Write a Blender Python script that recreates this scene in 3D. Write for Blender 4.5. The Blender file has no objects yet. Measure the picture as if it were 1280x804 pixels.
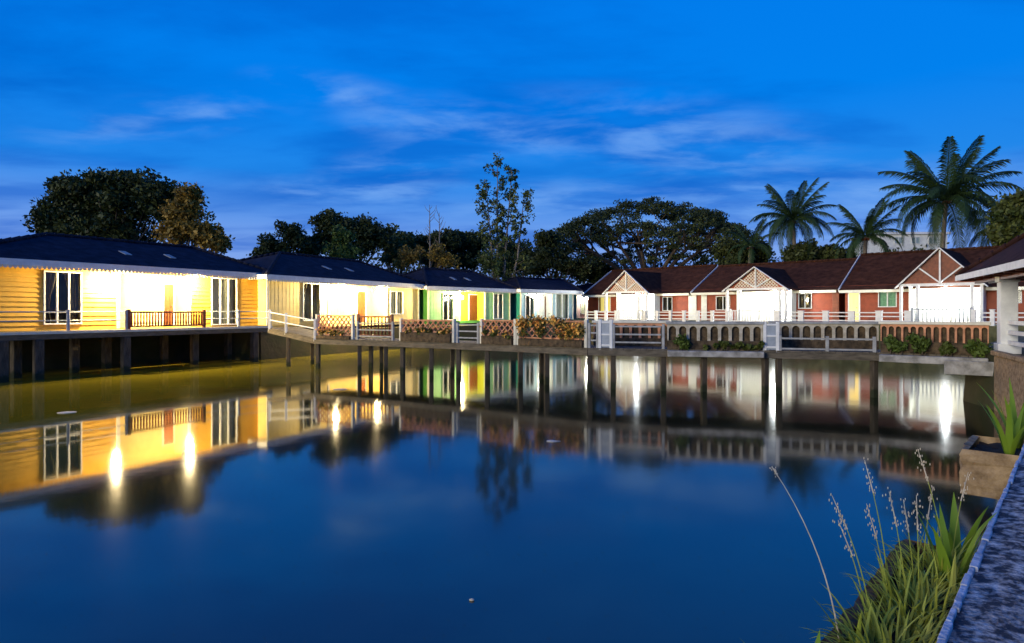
import bpy, math, random
import numpy as np
from mathutils import Vector, Matrix
R_ = math.radians
sc = bpy.context.scene
col = sc.collection

# ------------------------------------------------------------------ camera
F, YH, CX, H = 800.0, 388.0, 640.0, 2.6      # focal length (px of a 1280 wide frame), horizon row, centre column, eye height
cam_d = bpy.data.cameras.new('camera')
cam = bpy.data.objects.new('camera', cam_d); col.objects.link(cam)
cam.location = (0, 0, H); cam.rotation_euler = (R_(90), 0, 0)
cam_d.sensor_width = 36; cam_d.lens = 36*F/1280; cam_d.shift_y = -14/1280
cam_d.clip_start = .05; cam_d.clip_end = 3000
sc.camera = cam

# ------------------------------------------------------------------ sky, warm fill light, exposure
SUN_EL, SUN_ROT = 10, 228
w = bpy.data.worlds.new('World'); sc.world = w; w.use_nodes = True
nt = w.node_tree; nt.nodes.clear()
def N(t, **k):
    n = nt.nodes.new(t)
    for a, b in k.items(): setattr(n, a, b)
    return n
def L(a, b): nt.links.new(a, b)
def ramp(n, stops):
    e = n.color_ramp.elements
    while len(e) > 1: e.remove(e[-1])
    e[0].position, e[0].color = stops[0][0], (*stops[0][1], 1)
    for p, c in stops[1:]:
        q = e.new(p); q.color = (*c, 1)
out = N('ShaderNodeOutputWorld'); bg = N('ShaderNodeBackground'); L(bg.outputs[0], out.inputs[0])
bg.inputs[1].default_value = .1
tc = N('ShaderNodeTexCoord'); sep = N('ShaderNodeSeparateXYZ'); L(tc.outputs['Generated'], sep.inputs[0])
rp = N('ShaderNodeValToRGB'); L(sep.outputs[2], rp.inputs[0])
ramp(rp, [(0.0, (.27,.40,.83)), (.09, (.20,.37,.84)), (.14, (.11,.31,.83)), (.20, (.015,.245,.83)), (.30, (0,.22,.86)), (.45, (0,.20,.84)), (.6, (0,.11,.62)), (1, (0,.06,.42))])
add = N('ShaderNodeMath', operation='ADD'); L(sep.outputs[2], add.inputs[0]); add.inputs[1].default_value = .10
dx = N('ShaderNodeMath', operation='DIVIDE'); L(sep.outputs[0], dx.inputs[0]); L(add.outputs[0], dx.inputs[1])
dy = N('ShaderNodeMath', operation='DIVIDE'); L(sep.outputs[1], dy.inputs[0]); L(add.outputs[0], dy.inputs[1])
cmb = N('ShaderNodeCombineXYZ'); L(dx.outputs[0], cmb.inputs[0]); L(dy.outputs[0], cmb.inputs[1])
def cloud(scale, sx, sy, rot, off, lo, hi):
    mp = N('ShaderNodeMapping'); L(cmb.outputs[0], mp.inputs[0])
    mp.inputs['Scale'].default_value = (sx, sy, 1); mp.inputs['Rotation'].default_value = (0, 0, rot); mp.inputs['Location'].default_value = off
    nz = N('ShaderNodeTexNoise'); L(mp.outputs[0], nz.inputs['Vector'])
    nz.inputs['Scale'].default_value = scale; nz.inputs['Detail'].default_value = 7; nz.inputs['Roughness'].default_value = .56; nz.inputs['Distortion'].default_value = .25
    mr = N('ShaderNodeMapRange', interpolation_type='SMOOTHSTEP'); L(nz.outputs[0], mr.inputs[0])
    mr.inputs[1].default_value = lo; mr.inputs[2].default_value = hi
    return mr.outputs[0]
def mix(fac, a, b, mode='MIX', k=1.0):
    m = N('ShaderNodeMix', data_type='RGBA', blend_type=mode)
    if k != 1.0:
        q = N('ShaderNodeMath', operation='MULTIPLY'); L(fac, q.inputs[0]); q.inputs[1].default_value = k; fac = q.outputs[0]
    if isinstance(fac, (int, float)): m.inputs[0].default_value = fac
    else: L(fac, m.inputs[0])
    for s, v in ((6, a), (7, b)):
        if isinstance(v, tuple): m.inputs[s].default_value = (*v, 1)
        else: L(v, m.inputs[s])
    return m.outputs[2]
ga = N('ShaderNodeMath', operation='DIVIDE'); L(sep.outputs[0], ga.inputs[0]); L(sep.outputs[1], ga.inputs[1])
gb = N('ShaderNodeMath', operation='DIVIDE'); L(sep.outputs[2], gb.inputs[0]); L(sep.outputs[1], gb.inputs[1])
gc = N('ShaderNodeCombineXYZ'); L(ga.outputs[0], gc.inputs[0]); L(gb.outputs[0], gc.inputs[1])
def bank(regions):
    """soft elliptical stretches of the sky where a cloud bank lies: bearing, height, half widths, tilt"""
    last = None
    for a, b, ra, rb, tl in regions:
        mp = N('ShaderNodeMapping', vector_type='TEXTURE'); L(gc.outputs[0], mp.inputs[0])
        mp.inputs['Location'].default_value = (a, b, 0); mp.inputs['Rotation'].default_value = (0, 0, tl); mp.inputs['Scale'].default_value = (ra, rb, 1)
        ln = N('ShaderNodeVectorMath', operation='LENGTH'); L(mp.outputs[0], ln.inputs[0])
        mr = N('ShaderNodeMapRange', interpolation_type='SMOOTHSTEP'); L(ln.outputs['Value'], mr.inputs[0]); mr.inputs[1].default_value = 1.25; mr.inputs[2].default_value = .1
        if last is None: last = mr.outputs[0]
        else:
            q = N('ShaderNodeMath', operation='MAXIMUM'); L(last, q.inputs[0]); L(mr.outputs[0], q.inputs[1]); last = q.outputs[0]
    return last
def mul(a, b):
    q = N('ShaderNodeMath', operation='MULTIPLY'); L(a, q.inputs[0]); L(b, q.inputs[1]); return q.outputs[0]
c0 = mix(mul(cloud(1.1, .7, 1.3, .35, (3.3, 1.2, 0), .36, .66), bank([(-.22,.42,.42,.10,.05),(-.75,.40,.5,.14,.1),(.30,.22,.34,.05,.05),(-.15,.19,.5,.05,0)])), rp.outputs[0], (0, .12, .60), k=.85)
c0 = mix(cloud(1.3, .6, 1.2, .5, (1.7, 9.2, 0), .42, .66), c0, (0, .115, .60), k=.6)
c1 = mix(mul(cloud(2.6, .85, 1.25, .15, (7.6, 4.1, 0), .40, .72), bank([(-.10,.295,.20,.045,-.05),(-.15,.235,.16,.035,.15),(.24,.27,.30,.075,-.1),(-.28,.345,.14,.03,-.15),(-.24,.185,.22,.03,0),(.10,.16,.28,.05,0),(.50,.17,.4,.08,0),(-.55,.30,.22,.04,.1),(.02,.27,.12,.03,-.2)])), c0, (.17, .40, .90), k=.8)
sky = N('ShaderNodeTexSky', sky_type='NISHITA', sun_disc=False); sky.sun_elevation = R_(1.0); sky.sun_rotation = R_(SUN_ROT)
sm = N('ShaderNodeVectorMath', operation='SCALE'); L(c1, sm.inputs[0]); sm.inputs['Scale'].default_value = 10
fin = mix(.006, sm.outputs[0], sky.outputs[0]); L(fin, bg.inputs[0])

sd = bpy.data.lights.new('fill_sun', 'SUN'); so = bpy.data.objects.new('fill_sun', sd); col.objects.link(so)
sd.energy = 2.2; sd.angle = R_(25); sd.color = (1.0, .90, .68)  # added warm fill; no sun is up at this hour
az = R_(SUN_ROT); dv = Vector((math.sin(az)*math.cos(R_(SUN_EL)), math.cos(az)*math.cos(R_(SUN_EL)), math.sin(R_(SUN_EL))))
so.rotation_euler = (-dv).to_track_quat('-Z', 'Y').to_euler(); so.location = dv*50
vs = sc.view_settings; vs.view_transform = 'Standard'; vs.look = 'None'; vs.exposure = 0; vs.gamma = 1; vs.use_curve_mapping = False
sc.cycles.use_denoising = True; sc.cycles.max_bounces = 6; sc.cycles.sample_clamp_indirect = 4; sc.cycles.sample_clamp_direct = 0
sc.cycles.transparent_max_bounces = 6; sc.cycles.caustics_reflective = False; sc.cycles.caustics_refractive = False

# ------------------------------------------------------------------ materials
def mat(name, c, rough=.7, var=.25, scale=3.0, bump=0.0, bscale=None, spec=.3, metal=0.0, c2=None, lo=.35, hi=.65, stretch=(1,1,1), island=0.0, emit=None, estr=0):
    m = bpy.data.materials.new(name); m.use_nodes = True
    t = m.node_tree; b = t.nodes['Principled BSDF']
    def n(ty): return t.nodes.new(ty)
    b.inputs['Roughness'].default_value = rough; b.inputs['Metallic'].default_value = metal; b.inputs['Specular IOR Level'].default_value = spec
    co = n('ShaderNodeTexCoord'); mp = n('ShaderNodeMapping'); mp.inputs['Scale'].default_value = stretch
    t.links.new(co.outputs['Object'], mp.inputs[0])
    nz = n('ShaderNodeTexNoise'); nz.inputs['Scale'].default_value = scale; nz.inputs['Detail'].default_value = 6; nz.inputs['Roughness'].default_value = .62
    t.links.new(mp.outputs[0], nz.inputs['Vector'])
    mr = n('ShaderNodeMapRange'); mr.inputs[1].default_value = lo; mr.inputs[2].default_value = hi; t.links.new(nz.outputs[0], mr.inputs[0])
    mx = n('ShaderNodeMix'); mx.data_type = 'RGBA'; t.links.new(mr.outputs[0], mx.inputs[0])
    a2 = c2 if c2 else tuple(min(1, v*(1+var)) for v in c); a1 = c if c2 else tuple(v*(1-var) for v in c)
    mx.inputs[6].default_value = (*a1, 1); mx.inputs[7].default_value = (*a2, 1)
    res = mx.outputs[2]
    if island:
        g = n('ShaderNodeNewGeometry'); hs = n('ShaderNodeHueSaturation'); r2 = n('ShaderNodeMapRange')
        t.links.new(g.outputs['Random Per Island'], r2.inputs[0]); r2.inputs[3].default_value = 1-island; r2.inputs[4].default_value = 1+island
        t.links.new(r2.outputs[0], hs.inputs['Value']); t.links.new(res, hs.inputs['Color']); res = hs.outputs[0]
    t.links.new(res, b.inputs['Base Color'])
    if bump:
        bn = n('ShaderNodeBump'); bn.inputs['Strength'].default_value = bump; bn.inputs['Distance'].default_value = .03
        n2 = n('ShaderNodeTexNoise'); n2.inputs['Scale'].default_value = bscale or scale*4; n2.inputs['Detail'].default_value = 5
        t.links.new(mp.outputs[0], n2.inputs['Vector']); t.links.new(n2.outputs[0], bn.inputs['Height']); t.links.new(bn.outputs[0], b.inputs['Normal'])
    if emit:
        b.inputs['Emission Color'].default_value = (*emit, 1); b.inputs['Emission Strength'].default_value = estr
    return m
def roof_mat(name, c, pitch=.22):
    m = mat(name, c, .85, .4, 2.2, spec=.1); t = m.node_tree; b = t.nodes['Principled BSDF']
    co = t.nodes.new('ShaderNodeTexCoord'); wv = t.nodes.new('ShaderNodeTexWave'); wv.bands_direction = 'Z'; wv.wave_profile = 'SAW'
    wv.inputs['Scale'].default_value = .314/pitch; wv.inputs['Distortion'].default_value = .6; wv.inputs['Detail'].default_value = 3; wv.inputs['Detail Scale'].default_value = 6
    t.links.new(co.outputs['Object'], wv.inputs[0])
    bn = t.nodes.new('ShaderNodeBump'); bn.inputs['Distance'].default_value = .09; bn.inputs['Strength'].default_value = 1.0
    t.links.new(wv.outputs['Fac'], bn.inputs['Height']); t.links.new(bn.outputs[0], b.inputs['Normal'])
    return m
def leaf_mat(name, c, c2, island=.45):
    m = mat(name, c, .55, 0, .55, c2=c2, spec=.25, island=island)
    b = m.node_tree.nodes['Principled BSDF']; t = m.node_tree
    tr = t.nodes.new('ShaderNodeBsdfTranslucent'); ms = t.nodes.new('ShaderNodeMixShader'); ms.inputs[0].default_value = .22
    src = b.inputs['Base Color'].links[0].from_socket
    t.links.new(src, tr.inputs[0]); t.links.new(b.outputs[0], ms.inputs[1]); t.links.new(tr.outputs[0], ms.inputs[2])
    t.links.new(ms.outputs[0], t.nodes['Material Output'].inputs[0])
    return m
def glow(name, c, s):
    return mat(name, c, .5, 0, 1, emit=c, estr=s)
def pane_mat():
    m = bpy.data.materials.new('window_glass'); m.use_nodes = True; t = m.node_tree; t.nodes.remove(t.nodes['Principled BSDF'])
    tr = t.nodes.new('ShaderNodeBsdfTransparent'); tr.inputs[0].default_value = (.8,.85,.85,1)
    gl = t.nodes.new('ShaderNodeBsdfGlossy'); gl.inputs['Roughness'].default_value = .04
    nz = t.nodes.new('ShaderNodeTexNoise'); nz.inputs['Scale'].default_value = 2
    mr = t.nodes.new('ShaderNodeMapRange'); mr.inputs[3].default_value = .015; mr.inputs[4].default_value = .04; t.links.new(nz.outputs[0], mr.inputs[0])
    ms = t.nodes.new('ShaderNodeMixShader'); t.links.new(mr.outputs[0], ms.inputs[0])
    t.links.new(tr.outputs[0], ms.inputs[1]); t.links.new(gl.outputs[0], ms.inputs[2]); t.links.new(ms.outputs[0], t.nodes['Material Output'].inputs[0])
    return m
def water_mat():
    m = mat('pond_water', (.022,.024,.009), .035, .3, .25, spec=.5); t = m.node_tree; b = t.nodes['Principled BSDF']
    b.inputs['IOR'].default_value = 1.8
    co = t.nodes.new('ShaderNodeTexCoord')
    nz = t.nodes.new('ShaderNodeTexNoise'); nz.inputs['Scale'].default_value = 1.3; nz.inputs['Detail'].default_value = 3
    t.links.new(co.outputs['Object'], nz.inputs['Vector'])
    bn = t.nodes.new('ShaderNodeBump'); bn.inputs['Distance'].default_value = .02; bn.inputs['Strength'].default_value = .06
    t.links.new(nz.outputs[0], bn.inputs['Height']); t.links.new(bn.outputs[0], b.inputs['Normal'])
    n2 = t.nodes.new('ShaderNodeTexNoise'); n2.inputs['Scale'].default_value = .12; n2.inputs['Detail'].default_value = 4
    t.links.new(co.outputs['Object'], n2.inputs['Vector'])
    mr = t.nodes.new('ShaderNodeMapRange'); mr.inputs[1].default_value = .35; mr.inputs[2].default_value = .7; mr.inputs[3].default_value = -.02; mr.inputs[4].default_value = .02
    t.links.new(n2.outputs[0], mr.inputs[0])
    sx = t.nodes.new('ShaderNodeSeparateXYZ'); t.links.new(co.outputs['Object'], sx.inputs[0])       # the breeze ruffles the open right half of the pond a little more
    m2 = t.nodes.new('ShaderNodeMapRange'); m2.interpolation_type = 'SMOOTHSTEP'; m2.inputs[1].default_value = -13; m2.inputs[2].default_value = 2; m2.inputs[3].default_value = .042; m2.inputs[4].default_value = .078
    t.links.new(sx.outputs[0], m2.inputs[0]); ad = t.nodes.new('ShaderNodeMath'); t.links.new(mr.outputs[0], ad.inputs[0]); t.links.new(m2.outputs[0], ad.inputs[1]); t.links.new(ad.outputs[0], b.inputs['Roughness'])
    return m
WATER = water_mat()
def lamp_tint():  # yellow tint on the left stands in for lamplight on the murky water
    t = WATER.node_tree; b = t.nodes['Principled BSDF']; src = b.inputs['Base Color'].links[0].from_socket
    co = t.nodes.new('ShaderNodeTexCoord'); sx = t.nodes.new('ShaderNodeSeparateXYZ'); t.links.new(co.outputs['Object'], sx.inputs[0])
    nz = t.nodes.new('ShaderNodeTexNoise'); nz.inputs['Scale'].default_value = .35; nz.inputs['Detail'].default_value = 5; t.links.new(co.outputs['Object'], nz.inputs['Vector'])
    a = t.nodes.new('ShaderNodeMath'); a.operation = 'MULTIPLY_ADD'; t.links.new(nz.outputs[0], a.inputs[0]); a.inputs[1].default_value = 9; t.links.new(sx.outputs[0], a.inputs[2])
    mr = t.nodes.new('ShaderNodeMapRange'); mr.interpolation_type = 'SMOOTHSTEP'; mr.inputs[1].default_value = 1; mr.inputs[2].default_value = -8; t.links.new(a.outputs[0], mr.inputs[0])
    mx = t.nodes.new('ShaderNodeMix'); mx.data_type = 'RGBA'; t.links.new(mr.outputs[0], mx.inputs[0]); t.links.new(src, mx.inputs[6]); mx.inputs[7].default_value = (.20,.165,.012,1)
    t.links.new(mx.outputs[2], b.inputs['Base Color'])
lamp_tint()
LITYELLOW = mat('lamplit_yellow_paint', (.78,.68,.30), .55, .1, 2.5)  # porch back wall, paled to carry the white-hot lamplight
WHITE = mat('white_paint', (.74,.74,.70), .5, .1, 4)
CREAMW = mat('cream_trim', (.70,.66,.52), .5, .1, 4)
YELLOW = mat('yellow_siding', (.76,.43,.05), .55, .1, 2.5)
CREAM = mat('cream_boards', (.80,.62,.22), .55, .1, 2.5)
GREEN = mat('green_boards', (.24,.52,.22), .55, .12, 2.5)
GREENSHADE = mat('shaded_green_boards', (.06,.22,.04), .55, .12, 2.5)  # house green with the end wall's shade put into the colour
LIME = mat('lime_paint', (.42,.46,.04), .55, .1, 2.5)
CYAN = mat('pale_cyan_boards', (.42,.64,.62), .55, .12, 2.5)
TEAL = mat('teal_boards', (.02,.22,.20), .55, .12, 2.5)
PINK = mat('pale_pink_boards', (.66,.46,.44), .55, .1, 2.5)
RED = mat('red_siding', (.25,.046,.014), .55, .18, 2.5)
PALE = mat('pale_plaster', (.70,.69,.60), .7, .12, 2)
SLATE = roof_mat('slate_tiles', (.018,.020,.034))
MAROON = roof_mat('maroon_tiles', (.052,.021,.012), .26)
DROOF = roof_mat('dark_tiles', (.035,.016,.014), .24)
GLASS = pane_mat()
DRAPE = mat('dark_drapes', (.10,.065,.035), .85, .4, 8, stretch=(6,1,.4))
SHEER = mat('pale_curtain', (.66,.56,.40), .85, .15, 8, stretch=(6,1,.4))
LITDRAPE = glow('lit_curtain', (1.0,.72,.20), .9)
LITGREEN = mat('green_curtain', (.25,.42,.22), .85, .3, 6, emit=(.45,.75,.35), estr=.25)
DOORW = mat('door_wood', (.12,.035,.010), .5, .3, 5, stretch=(6,6,.6))
BROWN = mat('brown_stained_wood', (.17,.045,.018), .5, .3, 6)
METALR = mat('grey_painted_pipe', (.30,.34,.38), .4, .15, 5, spec=.5)
DECK = mat('weathered_deck_wood', (.115,.095,.065), .75, .35, 3, bump=.3, stretch=(1,1,4))
PILE = mat('weathered_pile', (.075,.06,.042), .85, .45, 4, bump=.5, stretch=(3,3,.6))
PLASTER = mat('weathered_plaster', (.34,.29,.20), .85, 0, 5, bump=.3, c2=(.60,.54,.42))
MOSS = mat('mossy_stone_wall', (.035,.042,.018), .95, 0, 1.5, bump=.8, bscale=8, c2=(.12,.12,.06))
SHADEST = mat('shadow_dark_stone', (.035,.026,.016), .95, 0, 6, bump=.9, bscale=12, c2=(.13,.09,.05))  # hedge shadow under the parapets put into the stone colour
GREYW = mat('weathered_white_paint', (.34,.34,.32), .6, .25, 5)
def tide():
    t = PILE.node_tree; b = t.nodes['Principled BSDF']; src = b.inputs['Base Color'].links[0].from_socket
    g = t.nodes.new('ShaderNodeNewGeometry'); sx = t.nodes.new('ShaderNodeSeparateXYZ'); t.links.new(g.outputs['Position'], sx.inputs[0])
    nz = t.nodes.new('ShaderNodeTexNoise'); nz.inputs['Scale'].default_value = 5; t.links.new(g.outputs['Position'], nz.inputs['Vector'])
    a = t.nodes.new('ShaderNodeMath'); a.operation = 'MULTIPLY_ADD'; t.links.new(nz.outputs[0], a.inputs[0]); a.inputs[1].default_value = .35; t.links.new(sx.outputs[2], a.inputs[2])
    mr = t.nodes.new('ShaderNodeMapRange'); mr.inputs[1].default_value = .46; mr.inputs[2].default_value = .36; t.links.new(a.outputs[0], mr.inputs[0])
    mx = t.nodes.new('ShaderNodeMix'); mx.data_type = 'RGBA'; t.links.new(mr.outputs[0], mx.inputs[0]); t.links.new(src, mx.inputs[6]); mx.inputs[7].default_value = (.022,.028,.012,1)
    t.links.new(mx.outputs[2], b.inputs['Base Color'])
tide()
TERRA = mat('terracotta_lattice', (.58,.27,.14), .8, .3, 5, bump=.2)
CONC = mat('mossy_concrete', (.19,.18,.155), .9, 0, 3.5, bump=.5, c2=(.44,.42,.38))
STONE = mat('rough_stone', (.20,.13,.065), .9, 0, 9, bump=.9, bscale=14, c2=(.46,.32,.17))
LEDGE = mat('stained_ledge', (.03,.035,.045), .8, 0, 19, bump=.7, bscale=60, c2=(.74,.68,.60), lo=.44, hi=.68)
EDGE = mat('chipped_edge', (.30,.31,.33), .8, 0, 14, bump=.5, c2=(.75,.76,.78))
EARTH = mat('wet_earth', (.030,.022,.013), .95, .5, 3, bump=.7)
SOIL = mat('grassy_ground', (.035,.042,.014), .95, 0, .5, bump=.5, bscale=6, c2=(.07,.055,.03))
BARK = mat('bark', (.10,.075,.05), .9, .4, 6, bump=.6, stretch=(3,3,.5))
PALEBARK = mat('pale_bark', (.24,.20,.15), .9, .3, 6, bump=.4, stretch=(3,3,.5))
LDARK = leaf_mat('dark_leaves', (.026,.042,.012), (.070,.085,.024))
LMID = leaf_mat('mid_green_leaves', (.042,.070,.016), (.11,.12,.03))
LGOLDLIT = leaf_mat('golden_lamplit_leaves', (.19,.14,.02), (.34,.21,.04))  # tree flank's lamplight put into the leaf colour; also serves the yellow bush
LBRIGHT = leaf_mat('bright_leaves', (.06,.11,.020), (.13,.17,.03))
LSLIM = leaf_mat('slender_tree_leaves', (.045,.09,.030), (.13,.14,.03))
LPALM = leaf_mat('palm_leaflets', (.020,.050,.018), (.050,.085,.024), .3)
LGRASS = leaf_mat('grass_blades', (.28,.36,.035), (.50,.47,.10), .35)
LSTRAP = leaf_mat('strap_leaves', (.14,.26,.02), (.26,.36,.03), .15)
LHEDGE = leaf_mat('hedge_leaves', (.05,.09,.015), (.14,.14,.03))
FLOWER = mat('orange_blossoms', (.70,.26,.05), .7, 0, 3, c2=(.75,.50,.10), island=.3)
SEEDM = mat('pale_seed_heads', (.55,.47,.33), .9, .2, 20)
LAMPWARM = glow('warm_globe', (1.0,.76,.38), 3900)
LAMPWHITE = glow('white_globe', (.92,.98,1.0), 2000)
LAMPDIM = glow('pale_globe', (1.0,.95,.80), 480)
IRON = mat('dark_iron', (.05,.05,.05), .5, .3, 8, metal=.6)

# ------------------------------------------------------------------ mesh helpers
class MB:
    def __init__(s): s.v = []; s.f = []
    def add(s, vs, fs):
        o = len(s.v); s.v += [tuple(p) for p in vs]; s.f += [tuple(i+o for i in f) for f in fs]
    def quad(s, a, b, c, d): s.add([a,b,c,d], [(0,1,2,3)])
    def box(s, x0, x1, y0, y1, z0, z1):
        s.add([(x0,y0,z0),(x1,y0,z0),(x1,y1,z0),(x0,y1,z0),(x0,y0,z1),(x1,y0,z1),(x1,y1,z1),(x0,y1,z1)],
              [(0,3,2,1),(4,5,6,7),(0,1,5,4),(1,2,6,5),(2,3,7,6),(3,0,4,7)])
    def bar(s, p, q, w_, h_, up=(0,0,1)):
        p, q = Vector(p), Vector(q); d = (q-p).normalized(); u = Vector(up)
        if abs(d.dot(u)) > .98: u = Vector((0,1,0))
        a = d.cross(u).normalized(); b = a.cross(d)
        c = [(-1,-1),(1,-1),(1,1),(-1,1)]
        s.add([p+a*i*w_/2+b*j*h_/2 for i,j in c]+[q+a*i*w_/2+b*j*h_/2 for i,j in c],
              [(3,2,1,0),(4,5,6,7)]+[(k,(k+1)%4,4+(k+1)%4,4+k) for k in range(4)])
    def tube(s, pts, rs, n=8, cap=True):
        pts = [Vector(p) for p in pts]; o = len(s.v); rings = len(pts); prev = None
        for i, p in enumerate(pts):
            d = (pts[min(i+1,rings-1)]-pts[max(i-1,0)])
            d = d.normalized() if d.length > 1e-9 else Vector((0,0,1))
            if prev is None:
                a = d.cross(Vector((0,0,1)) if abs(d.z) < .9 else Vector((1,0,0))).normalized()
            else:
                a = (prev-d*prev.dot(d)).normalized()
            prev = a; b = d.cross(a)
            for k in range(n):
                t = 2*math.pi*k/n; s.v.append(tuple(p+(a*math.cos(t)+b*math.sin(t))*rs[i]))
        for i in range(rings-1):
            for k in range(n):
                s.f.append((o+i*n+k, o+i*n+(k+1)%n, o+(i+1)*n+(k+1)%n, o+(i+1)*n+k))
        if cap:
            s.f.append(tuple(o+k for k in range(n))[::-1]); s.f.append(tuple(o+(rings-1)*n+k for k in range(n)))
    def sphere(s, c, r, nu=12, nv=8, sq=(1,1,1)):
        c = Vector(c); o = len(s.v)
        for j in range(1, nv):
            t = math.pi*j/nv
            for i in range(nu):
                p = 2*math.pi*i/nu
                s.v.append((c.x+r*sq[0]*math.sin(t)*math.cos(p), c.y+r*sq[1]*math.sin(t)*math.sin(p), c.z+r*sq[2]*math.cos(t)))
        a = len(s.v); s.v += [(c.x,c.y,c.z+r*sq[2]),(c.x,c.y,c.z-r*sq[2])]
        for j in range(nv-2):
            for i in range(nu):
                s.f.append((o+j*nu+i, o+(j+1)*nu+i, o+(j+1)*nu+(i+1)%nu, o+j*nu+(i+1)%nu))
        for i in range(nu):
            s.f.append((a, o+i, o+(i+1)%nu)); s.f.append((a+1, o+(nv-2)*nu+(i+1)%nu, o+(nv-2)*nu+i))
    def build(s, name, m, parent=None, smooth=False, bevel=0):
        me = bpy.data.meshes.new(name); me.from_pydata(s.v, [], s.f); me.update()
        ob = bpy.data.objects.new(name, me); col.objects.link(ob); me.materials.append(m)
        if smooth: me.polygons.foreach_set('use_smooth', [True]*len(me.polygons))
        if bevel:
            bv = ob.modifiers.new('bevel', 'BEVEL'); bv.width = bevel; bv.segments = 2; bv.limit_method = 'ANGLE'
        if parent: ob.parent = parent
        return ob
def tag(o, label=None, cat=None, group=None, kind=None):
    if label: o['label'] = label
    if cat: o['category'] = cat
    if group: o['group'] = group
    if kind: o['kind'] = kind
    return o
def thing(name, label, cat, loc=(0,0,0), rz=0, group=None):
    o = bpy.data.objects.new(name, None); col.objects.link(o); o.empty_display_size = .2
    o.location = loc; o.rotation_euler = (0,0,rz)
    return tag(o, label, cat, group)
def copy_part(o, parent, loc=None, rot=None, scale=None):
    c = o.copy(); col.objects.link(c); c.parent = parent
    if loc is not None: c.location = loc
    if rot is not None: c.rotation_euler = rot
    if scale is not None: c.scale = scale
    return c
def W(px, py, d): return Vector(((px-CX)/F*d, d, H-(py-YH)/F*d))      # photo measurement -> place in metres
class Fac:                                                              # a straight row line: origin, direction, own axes
    def __init__(s, px, d, ang, floor):
        a = R_(ang); s.o = Vector(((px-CX)/F*d, d)); s.u = Vector((math.sin(a), math.cos(a))); s.v = Vector((-s.u.y, s.u.x)); s.fl = floor
        s.rz = math.atan2(s.u.y, s.u.x)
    def s(s, px, yo=0):
        k = (px-CX)/F; o = s.o+s.v*yo
        return (k*o.y-o.x)/(s.u.x-k*s.u.y)
    def z(s, px, py, yo=0):
        x = s.s(px, yo); d = (s.o+s.u*x+s.v*yo).y
        return H-(py-YH)/F*d-s.fl
    def w(s, x, y, z=0):
        p = s.o+s.u*x+s.v*y; return Vector((p.x, p.y, s.fl+z))
def leaves(name, pts, size, m, parent, rng, aspect=.5, up=0.0, bend=True):
    pts = np.asarray(pts); n = len(pts)
    d = rng.normal(size=(n,3)); d[:,2] -= up; d /= np.linalg.norm(d, axis=1)[:,None]
    e = rng.normal(size=(n,3)); e -= d*(e*d).sum(1)[:,None]; e /= np.linalg.norm(e, axis=1)[:,None]
    l = size*rng.uniform(.6, 1.3, n)[:,None]
    v = np.empty((n,4,3)); v[:,0] = pts-d*l*.5; v[:,1] = pts+e*l*aspect*.5; v[:,2] = pts+d*l*.5; v[:,3] = pts-e*l*aspect*.5
    me = bpy.data.meshes.new(name); me.vertices.add(n*4); me.vertices.foreach_set('co', v.reshape(-1))
    me.loops.add(n*4); me.loops.foreach_set('vertex_index', np.arange(n*4, dtype=np.int32))
    me.polygons.add(n); me.polygons.foreach_set('loop_start', np.arange(0, n*4, 4, dtype=np.int32))
    me.update(calc_edges=True); me.validate()
    ob = bpy.data.objects.new(name, me); col.objects.link(ob); me.materials.append(m)
    if parent: ob.parent = parent
    return ob
def in_clumps(rng, centers, rad, n, flat=1.0):
    c = np.asarray(centers); k = rng.integers(0, len(c), n)
    q = rng.normal(size=(n,3)); q /= np.linalg.norm(q, axis=1)[:,None]; q *= rng.uniform(.15, 1, n)[:,None]**.6
    r = np.asarray(rad) if np.ndim(rad) else np.full(len(c), rad)
    q *= r[k][:,None]; q[:,2] *= flat
    return c[k]+q
def in_blob(rng, c, rad, n, shell=.45):
    q = rng.normal(size=(n,3)); q /= np.linalg.norm(q, axis=1)[:,None]; q *= rng.uniform(shell, 1, n)[:,None]
    return np.asarray(c)+q*np.asarray(rad)

# ------------------------------------------------------------------ ground and water
POND = [(-12,-13),(-3,-2.92),(0,.44),(9.5,11.08),(11.9,13.2),(13.1,18.4),(15,20.6),(29,35.5),(4.9,57.2),(.6,51.6),(-7,44.6),(-13.2,33.6),(-17.5,34),(-28,15.5),(-36,0),(-30,-15)]
ctr = Vector((-2,20))
def ring(scale, z): return [(ctr.x+(x-ctr.x)*scale, ctr.y+(y-ctr.y)*scale, z) for x, y in POND]
g = MB(); n = len(POND); rings = [ring(.985,-1.2), ring(1.0,1.45), ring(1.6,1.55), ring(6,1.5), ring(45,1.2)]
g.v = [p for r in rings for p in r]
for k in range(len(rings)-1):
    for i in range(n): g.f.append((k*n+i, k*n+(i+1)%n, (k+1)*n+(i+1)%n, (k+1)*n+i))
g.f.append(tuple(range(n)))
tag(g.build('ground', SOIL), kind='structure')
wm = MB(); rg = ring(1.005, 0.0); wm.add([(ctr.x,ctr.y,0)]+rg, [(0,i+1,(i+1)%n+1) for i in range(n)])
tag(wm.build('water', WATER), kind='structure')

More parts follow.
